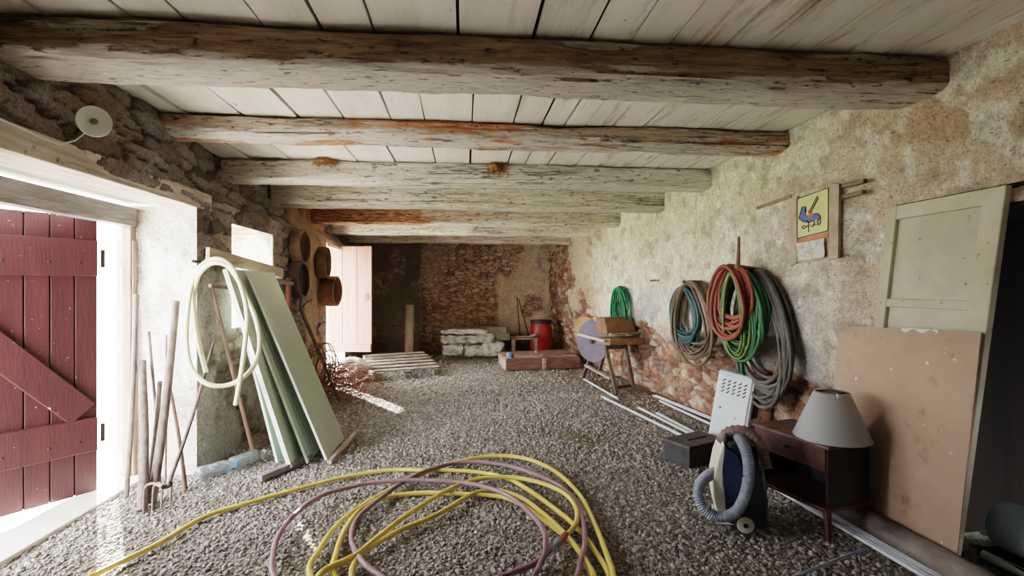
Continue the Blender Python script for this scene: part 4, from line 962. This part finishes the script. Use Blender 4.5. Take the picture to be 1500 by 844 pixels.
mb = MB(); mb.bar(q0-bx*.1+hx*.015, q1-bx*.1+hx*.02, .08, .02); obj('fence_strip', mb, M('grey_strip', (150,136,126), (120,106,98), 6), st)
ctr = T(868, 500, 8.25); nn_ = Vector((-.82,-.57,0)).normalized()
mb = MB(); RR = .35; prof = []; n = 96
pts = []
for k in range(n):
    a = 2*math.pi*k/n; rr = RR*(1 if k % 2 else .972); u_ = Vector((0,0,1)); w_ = nn_.cross(u_); pts.append(ctr+u_*rr*math.cos(a)+w_*rr*math.sin(a))
mb.prism(pts, nn_*.006); bl = obj('blade', mb, M('grey_blade', (104,97,112), (84,78,92), 3, rough=.7), st)
mb = MB(); mb.lathe([(.05,.004),(.05,.02),(.02,.022),(.02,.04),(0,.04)], ctr, nn_, 18); obj('arbor_nut', mb, iron, bl)
mb = MB(); mb.bar(T(842,488,8.1)-Vector((0,.2,0)), T(886,500,7.6), .04, .035); solo('white_batten', mb, M('white_batten', (226,222,214), (200,194,186), 6), 'white batten lying across the saw bench in front of the blade', 'batten', bevel=.003)
mb = MB(); e = T(857,478,8.75); mb.lathe([(0,0),(.16,0),(.165,.02),(.165,.16),(0,.16)], e, (-.4,-.9,.1), 24); solo('round_block', mb, M('tan_block', (206,164,116), (176,134,92), 6), 'round tan wooden block behind the saw blade', 'block', smooth=40)

# ---- white heater with vents
wp = M('white_appliance', (226,234,244), (216,224,236), 3, rough=.35, bump=.02)
dk = M('dark_grille', (58,54,56), (40,38,40), 8, rough=.6, bump=.05)
base = on_z(1068, 660); base.z = .0
tl = Matrix.Rotation(math.radians(9), 3, Vector((.48,.87,0)))
ax = Vector((.6,-.8,0)).normalized(); nf = Vector((-.8,-.6,0)).normalized()
HX = tl @ ax; HN = tl @ nf; HZ = tl @ Vector((0,0,1)); RH = Matrix((HX, HN, HZ)).transposed()
def HP(u, v, o): return base+HX*u+HN*o+HZ*v
ht = thing('white_heater', 'white metal heater with slotted vents, tilted against the wall', 'heater', base)
hw, hh, hd = .36, .74, .26
mb = MB(); mb.box(HP(0, .1+(hh-.06)/2, 0), (hw, hd, hh-.06), RH); obj('body', mb, wp, ht, bevel=.02)
mb = MB(); mb.box(HP(0, .1+(hh-.06)/2, hd/2+.004), (hw-.05, .012, hh-.12), RH); fp = obj('front_panel', mb, wp, ht, bevel=.006)
mb = MB()
for c in range(5):
    for r_ in range(4): mb.bar(HP(-.115+c*.052, hh-.06-r_*.036, hd/2+.011), HP(-.09+c*.052, hh-.035-.0-r_*.036-.0, hd/2+.011), .011, .004, HN)
obj('vent_slots', mb, dk, fp)
mb = MB(); mb.box(HP(hw/2+.002, .52, .02), (.01, .13, .27), RH); obj('side_grille', mb, dk, ht, bevel=.004)
mb = MB()
for k in range(6): mb.box(HP(hw/2+.003, .2+k*.022, .03), (.006, .14, .008), RH)
obj('side_slots', mb, dk, ht)
mb = MB(); mb.box(HP(0, .05, .0), (hw-.04, hd-.04, .1), RH); obj('plinth', mb, M('cream_plinth', (214,212,202), (196,194,186), 4), ht, bevel=.01)
mb = MB(); mb.lathe([(.012,0),(.012,.008),(0,.01)], HP(-.1, .42, hd/2+.01), HN, 12); mb.lathe([(.008,0),(.008,.006),(0,.008)], HP(.06, .36, hd/2+.01), HN, 12); obj('badge', mb, M('grey_badge', (160,166,176), (150,156,166), 4), fp)

# ---- black case
A_ = on_z(1010, 687); B_ = on_z(1057, 675); ux = (B_-A_); ux.z = 0; L_ = ux.length+.06; ux.normalize(); uy = Vector((-ux.y, ux.x, 0))
Rc = Matrix((ux, uy, Vector((0,0,1)))).transposed(); cc_ = A_+ux*L_/2+uy*.15
ct = thing('battery_case', 'dusty black rectangular case on the gravel left of the heater', 'case', cc_)
bk = M('dusty_black', (62,62,66), (40,40,44), 6, rough=.6); bk2 = M('dusty_black_top', (96,90,84), (66,64,62), 5, rough=.8)
mb = MB(); mb.box(cc_+Vector((0,0,.085)), (L_,.3,.17), Rc); obj('body', mb, bk, ct, bevel=.008)
mb = MB(); mb.box(cc_+Vector((0,0,.183)), (L_+.012,.31,.026), Rc); obj('lid', mb, bk2, ct, bevel=.006)
mb = MB(); mb.bar(cc_-ux*.12+uy*.0+Vector((0,0,.2)), cc_+ux*.14+Vector((0,0,.2)), .05, .014); obj('handle', mb, bk, ct, bevel=.004)

# ---- upright carpet cleaner
vb = on_z(1085, 778); e1 = Vector((.93,-.36,0)).normalized(); e2 = Vector((.36,.93,0)).normalized(); Z3 = Vector((0,0,1))
k_ = 3.26/740
def V(px, py, o=0): return vb+e1*((px-1085)*k_*1.06)+Z3*max(.0, (786-py)*k_)+e2*o
vt = thing('carpet_cleaner', 'navy and cream carpet cleaner with a grey suction hose, on wheels', 'vacuum cleaner', vb)
navy = M('navy_plastic', (52,62,92), (38,46,72), 4, rough=.4, bump=.03); navd = M('dark_navy_plastic', (34,38,52), (26,28,40), 4, rough=.45, bump=.03); cremp = M('cream_plastic', (226,226,206), (210,210,190), 3, rough=.4, bump=.02)
mb = MB(); mb.prism([V(*p, 0) for p in [(1063,668),(1072,654),(1090,652),(1106,662),(1116,690),(1121,740),(1120,778),(1100,783),(1068,778),(1060,740),(1060,700)]], e2*.27); obj('body', mb, navd, vt, bevel=.02)
mb = MB(); mb.prism([V(*p, -.012) for p in [(1064,662),(1080,672),(1090,700),(1094,745),(1088,768),(1066,764),(1060,720),(1060,690)]], e2*.012); obj('side_panel', mb, navy, vt, bevel=.004)
mb = MB(); mb.prism([V(*p, -.012) for p in [(1063,656),(1054,682),(1049,712),(1049,742),(1054,768),(1066,772),(1067,740),(1063,700),(1066,668)]], e2*.29); obj('front_shell', mb, cremp, vt, bevel=.012)
mb = MB(); mb.prism([V(*p, .03) for p in [(1052,771),(1066,774),(1078,781),(1060,783),(1052,778)]], e2*.21); obj('nozzle', mb, cremp, vt, bevel=.005)
mb = MB(); mb.tube(catmull([V(1068,660,.06), V(1070,646,.06), V(1085,650,.06), V(1104,668,.06)], 6), .02, 10); obj('handle', mb, navd, vt, smooth=60)
for o in (-.045, .28):
    mb = MB(); mb.lathe([(.0,0),(.04,.0),(.058,.008),(.06,.02),(.058,.034),(.035,.04),(0,.04)], V(1090,773,o), e2, 28); wl = obj('wheel', mb, cremp, vt, smooth=40)
    mb = MB(); mb.lathe([(.062,.006),(.066,.02),(.062,.034)], V(1090,773,o), e2, 28); obj('tyre', mb, navd, wl, smooth=60)
    mb = MB(); mb.lathe([(.014,-.008),(.014,0)], V(1090,773,o), e2, 12); obj('hub', mb, navd, wl)
hosem = M('grey_vacuum_hose', (150,156,172), (124,130,148), 5, rough=.4, bump=.05); ribm = M('brown_ribbed_hose', (134,112,104), (92,76,72), 6, rough=.6)
def ribbed(path, r, n=8, pitch=.013, amp=.1):
    P = catmull(path, 30); L = sum((P[i+1]-P[i]).length for i in range(len(P)-1)); acc = [0]
    for i in range(len(P)-1): acc.append(acc[-1]+(P[i+1]-P[i]).length)
    mb = MB(); N = int(L/pitch*3); Q = []; j = 0
    for i in range(N+1):
        d = L*i/N
        while j < len(P)-2 and acc[j+1] < d: j += 1
        Q.append(P[j].lerp(P[j+1], (d-acc[j])/max(1e-6, acc[j+1]-acc[j])))
    return mb.tube(Q, r, 14, rf=lambda t: 1+amp*(math.cos(round(t*N)*2*math.pi/3)))
hp = [V(1084,648,.05), V(1090,662,-.045), V(1093,690,-.07), V(1088,722,-.09), V(1075,748,-.11), V(1054,758,-.11), V(1036,750,-.1), V(1028,735,-.08), V(1031,719,-.03), V(1043,709,.02), V(1054,706,.06)]
for i_, p_ in enumerate(hp): p_.z = max(p_.z, .045)
obj('suction_hose', ribbed(hp, .034), hosem, vt, smooth=70)
bh = [V(1062,660,.1), V(1070,646,.08), V(1082,640,.06), V(1096,641,.05), V(1108,652,.03), V(1114,668,.01), V(1117,688,-.01)]
solo('ribbed_hose', ribbed(bh, .036, pitch=.03, amp=.12), ribm, 'brown ribbed hose draped over the top of the carpet cleaner', 'hose', smooth=70)
mb = MB(); mb.tube(catmull([on_z(1050,770,.02), on_z(1030,765,.01), on_z(1012,752,.015), on_z(1018,742,.03), on_z(1034,748,.08)], 6), .004, 6); solo('power_cord', mb, bk, 'thin dark cord on the gravel left of the carpet cleaner', 'cord')

# ---- bedside cabinet
A3 = on_z(1213, 655, .6); B3 = on_z(1105, 620, .6); u3 = (B3-A3); L3 = u3.length; u3.normalize(); v3 = Vector((-u3.y, u3.x, 0))
if v3.x < 0: v3 = -v3
D3 = .37; R3 = Matrix((u3, v3, Z3)).transposed()
def C3(u, v, z): return A3+u3*u+v3*v+Vector((0,0,z-.6))
cb = thing('bedside_cabinet', 'dark brown bedside cabinet with one drawer on splayed legs', 'cabinet', C3(L3/2, D3/2, 0))
wd = M('dark_brown_veneer', (84,48,42), (58,33,30), 4, (.6,6,6), .45, bump=.08); wdt = M('worn_brown_top', (112,84,74), (84,60,52), 4, (.6,5,5), .6); wds = M('near_black_side', (34,28,28), (24,20,20), 5, rough=.7)
mb = MB(); mb.box(C3(L3/2, D3/2, .59), (L3+.02,D3+.02,.022), R3); obj('cabinet_top', mb, wdt, cb, bevel=.006)
mb = MB(); mb.prism([C3(0,.0,.2), C3(0,D3,.2), C3(0,D3,.585), C3(0,.0,.585)], u3*.018); obj('side_panel', mb, wds, cb, bevel=.004)
mb = MB(); mb.prism([C3(L3-.018,.0,.2), C3(L3-.018,D3,.2), C3(L3-.018,D3,.585), C3(L3-.018,.0,.585)], u3*.018); obj('side_panel', mb, wd, cb, bevel=.004)
mb = MB(); mb.box(C3(L3/2, D3-.006, .39), (L3-.03,.01,.37), R3); obj('back_panel', mb, wds, cb)
mb = MB(); mb.box(C3(L3/2, D3/2-.015, .2), (L3+.02,D3+.03,.026), R3); obj('bottom_shelf', mb, wd, cb, bevel=.006)
mb = MB(); mb.box(C3(L3/2, D3/2, .435), (L3-.036,D3-.02,.012), R3); obj('divider', mb, wd, cb)
mb = MB(); mb.prism([C3(.012,-.012,.585), C3(L3-.012,-.012,.585), C3(L3-.012,-.012,.452)]+[C3(L3*(1-t)+.0*t, -.012, .452-.014*math.sin(t*math.pi)) for t in (.15,.3,.5,.7,.85)]+[C3(.012,-.012,.44)], v3*.02); df = obj('drawer', mb, wd, cb, bevel=.003)
mb = MB(); mb.lathe([(.006,0),(.006,.012),(.014,.018),(.012,.026),(0,.028)], C3(L3*.5, -.012, .52), -v3, 16); obj('knob', mb, iron, df, smooth=50)
for (u, v, su, sv) in ((.05,.05,-1,-1), (L3-.06,.05,1,-1), (.05,D3-.05,-1,1), (L3-.06,D3-.05,1,1)):
    a = C3(u, v, .19); b = C3(u+su*.04, v+sv*.03, 0); mb = MB(); mb.tube([a, a.lerp(b,.5), b], .026, 14, rf=lambda t: 1-.4*t); obj('leg', mb, wd, cb, smooth=50)
# lampshade standing on it
lc = on_z(1220, 650, .602)-Vector((0,0,0)); lc = C3(.14, D3/2+.02, .603)
shm = NT('frosted_shade').out(srgb((182,184,188)), .5, Transmission_Weight=.2)
t = thing('table_lampshade', 'large grey-white conical lampshade standing bare on the bedside cabinet', 'lampshade', lc)
mb = MB(); mb.lathe([(.228,0),(.23,.004),(.105,.3),(.1,.304),(.098,.3),(.222,.006),(.228,0)], lc, seg=48); obj('shade', mb, shm, t, smooth=40)
mb = MB(); mb.lathe([(.103,.296),(.106,.302),(.102,.308),(.098,.302),(.103,.296)], lc, seg=32); mb.tube([lc+Vector((-.1,0,.3)), lc+Vector((.1,0,.3))], .003, 6); mb.tube([lc+Vector((0,-.1,.3)), lc+Vector((0,.1,.3))], .003, 6); obj('wire_ring', mb, M('steel_wire', (190,190,186), (160,160,158), 5, rough=.3, metal=.8), t, smooth=60)
mb = MB(); mb.box(lc+Vector((-.03,-.1,.285)), (.022,.012,.05)); mb.box(lc+Vector((.05,-.085,.295)), (.05,.012,.02)); obj('clip', mb, pvc, t, bevel=.003)

# ================================================================== HOSES ON THE GRAVEL
yel = M('yellow_hose', (224,204,110), (206,180,86), 4, rough=.45, bump=.05); pur = M('mauve_hose', (150,118,128), (126,98,108), 4, rough=.5, bump=.05)
def ground_path(pts, base): return [on_z(x, y, base+.004*math.sin(i*1.7)+.003) for i, (x, y) in enumerate(pts)]
ypts = [(130,846),(180,822),(235,795),(300,757),(360,738),(430,718),(500,700),(568,689),(620,689),(680,690),(730,697),(758,708),(800,736),(845,773),(872,808),(893,846),(890,890),(820,960),(680,990),(530,930),(455,846),(468,805),(498,765),(540,735),(600,703),(660,679),(720,668),(770,672),(812,690),(848,724),(872,770),(888,810),(899,846),(900,900),(820,1000),(680,1020),(545,940),(490,846),(492,812),(506,775),(530,745),(565,729),(620,722),(680,724),(735,728),(765,740),(800,764),(842,800),(866,846),(860,900),(780,960),(640,960),(540,900),(515,846),(530,812),(580,780),(640,754),(690,725),(722,718),(760,728),(795,752),(830,785),(858,822),(872,860),(840,930),(700,980),(540,940),(465,850),(520,814),(556,785),(600,752),(660,716),(700,702),(745,699),(790,707),(825,722),(843,742),(845,762),(836,778),(826,786)]
yp = []
for i, q in enumerate(ypts):
    lay = .018 if i < 16 else .03 if i < 33 else .022 if i < 49 else .036 if i < 66 else .05
    yp.append(on_z(q[0], q[1], lay))
t = thing('yellow_hose', 'long yellow hose lying in wide loops on the gravel in front', 'hose', yp[40])
mb = MB(); mb.tube(catmull(yp, 8), .0165, 10); obj('hose_body', mb, yel, t, smooth=70)
a = on_z(829, 783, .05); b = on_z(819, 794, .045); c = on_z(808, 803, .04)
mb = MB(); mb.tube([a, b], .021, 12); obj('red_collar', mb, M('red_connector', (176,84,70), (150,66,56), 6, rough=.4), t, smooth=40)
mb = MB(); mb.tube([b, b.lerp(c, .4), b.lerp(c, .5), c], .026, 12, rf=lambda t_: 1 if t_ < .4 else .75); obj('tap_connector', mb, M('grey_blue_connector', (140,152,160), (112,124,134), 6, rough=.35, metal=.4), t, smooth=40)
ppts = [(806,806),(792,820),(770,832),(735,846),(690,880),(620,890),(560,846),(530,822),(515,790),(522,762),(545,740),(590,707),(632,687),(682,677),(732,680),(782,694),(828,718),(850,750),(857,790),(850,825),(842,850),(780,930),(620,980),(450,920),(402,846),(400,815),(408,785),(432,754),(470,727),(520,712),(570,705),(630,704),(690,709),(738,723),(772,747),(796,776),(799,805),(790,830),(780,850)]
pp = [on_z(x, y, .045 if i < 21 else .062) for i, (x, y) in enumerate(ppts)]
solo('mauve_hose', MB().tube(catmull(pp, 8), .0165, 10), pur, 'dusty mauve hose lying in loops over the yellow hose', 'hose', smooth=70)

# ================================================================== LIGHT AND CAMERA
w = bpy.data.worlds.new('World'); scene.world = w; w.use_nodes = True
bg = w.node_tree.nodes['Background']; bg.inputs[0].default_value = (.95,.97,1,1); bg.inputs[1].default_value = 7.0
def lamp(name, kind, loc, **kw):
    l = bpy.data.lights.new(name, kind); o = bpy.data.objects.new(name, l); COL.objects.link(o); o.location = loc
    for k, v in kw.items(): setattr(l, k, v)
    return o
sun = lamp('sun', 'SUN', (-8,12,9), energy=16, angle=.009, color=(1,.95,.86))
sd = Vector((.56,-.83,0)).normalized()*math.cos(math.radians(30))+Vector((0,0,-math.sin(math.radians(30)))); sun.rotation_euler = sd.to_track_quat('-Z', 'Y').to_euler()
def portal(loc, d, sx, sy):
    o = lamp('daylight_portal', 'AREA', loc, shape='RECTANGLE', size=sx, size_y=sy); o.rotation_euler = Vector(d).to_track_quat('-Z', 'Y').to_euler(); o.data.cycles.is_portal = True
portal((-2.96,3.1,1.15), (1,0,0), 3.0, 2.3); portal((-2.97,5.79,1.72), (1,0,0), 1.06, 1.04); portal((-2.97,9.4,1.2), (1,0,0), 1.33, 2.36)
cam = bpy.data.cameras.new('Camera'); co = bpy.data.objects.new('Camera', cam); COL.objects.link(co)
co.location = (0,0,EYE); co.rotation_euler = (math.pi/2, 0, -YAW); cam.sensor_width = 36; cam.lens = 36*F/1500; cam.clip_start = .05
scene.camera = co
scene.view_settings.view_transform = 'Filmic'; scene.view_settings.exposure = 2.55; scene.view_settings.look = 'Medium High Contrast'
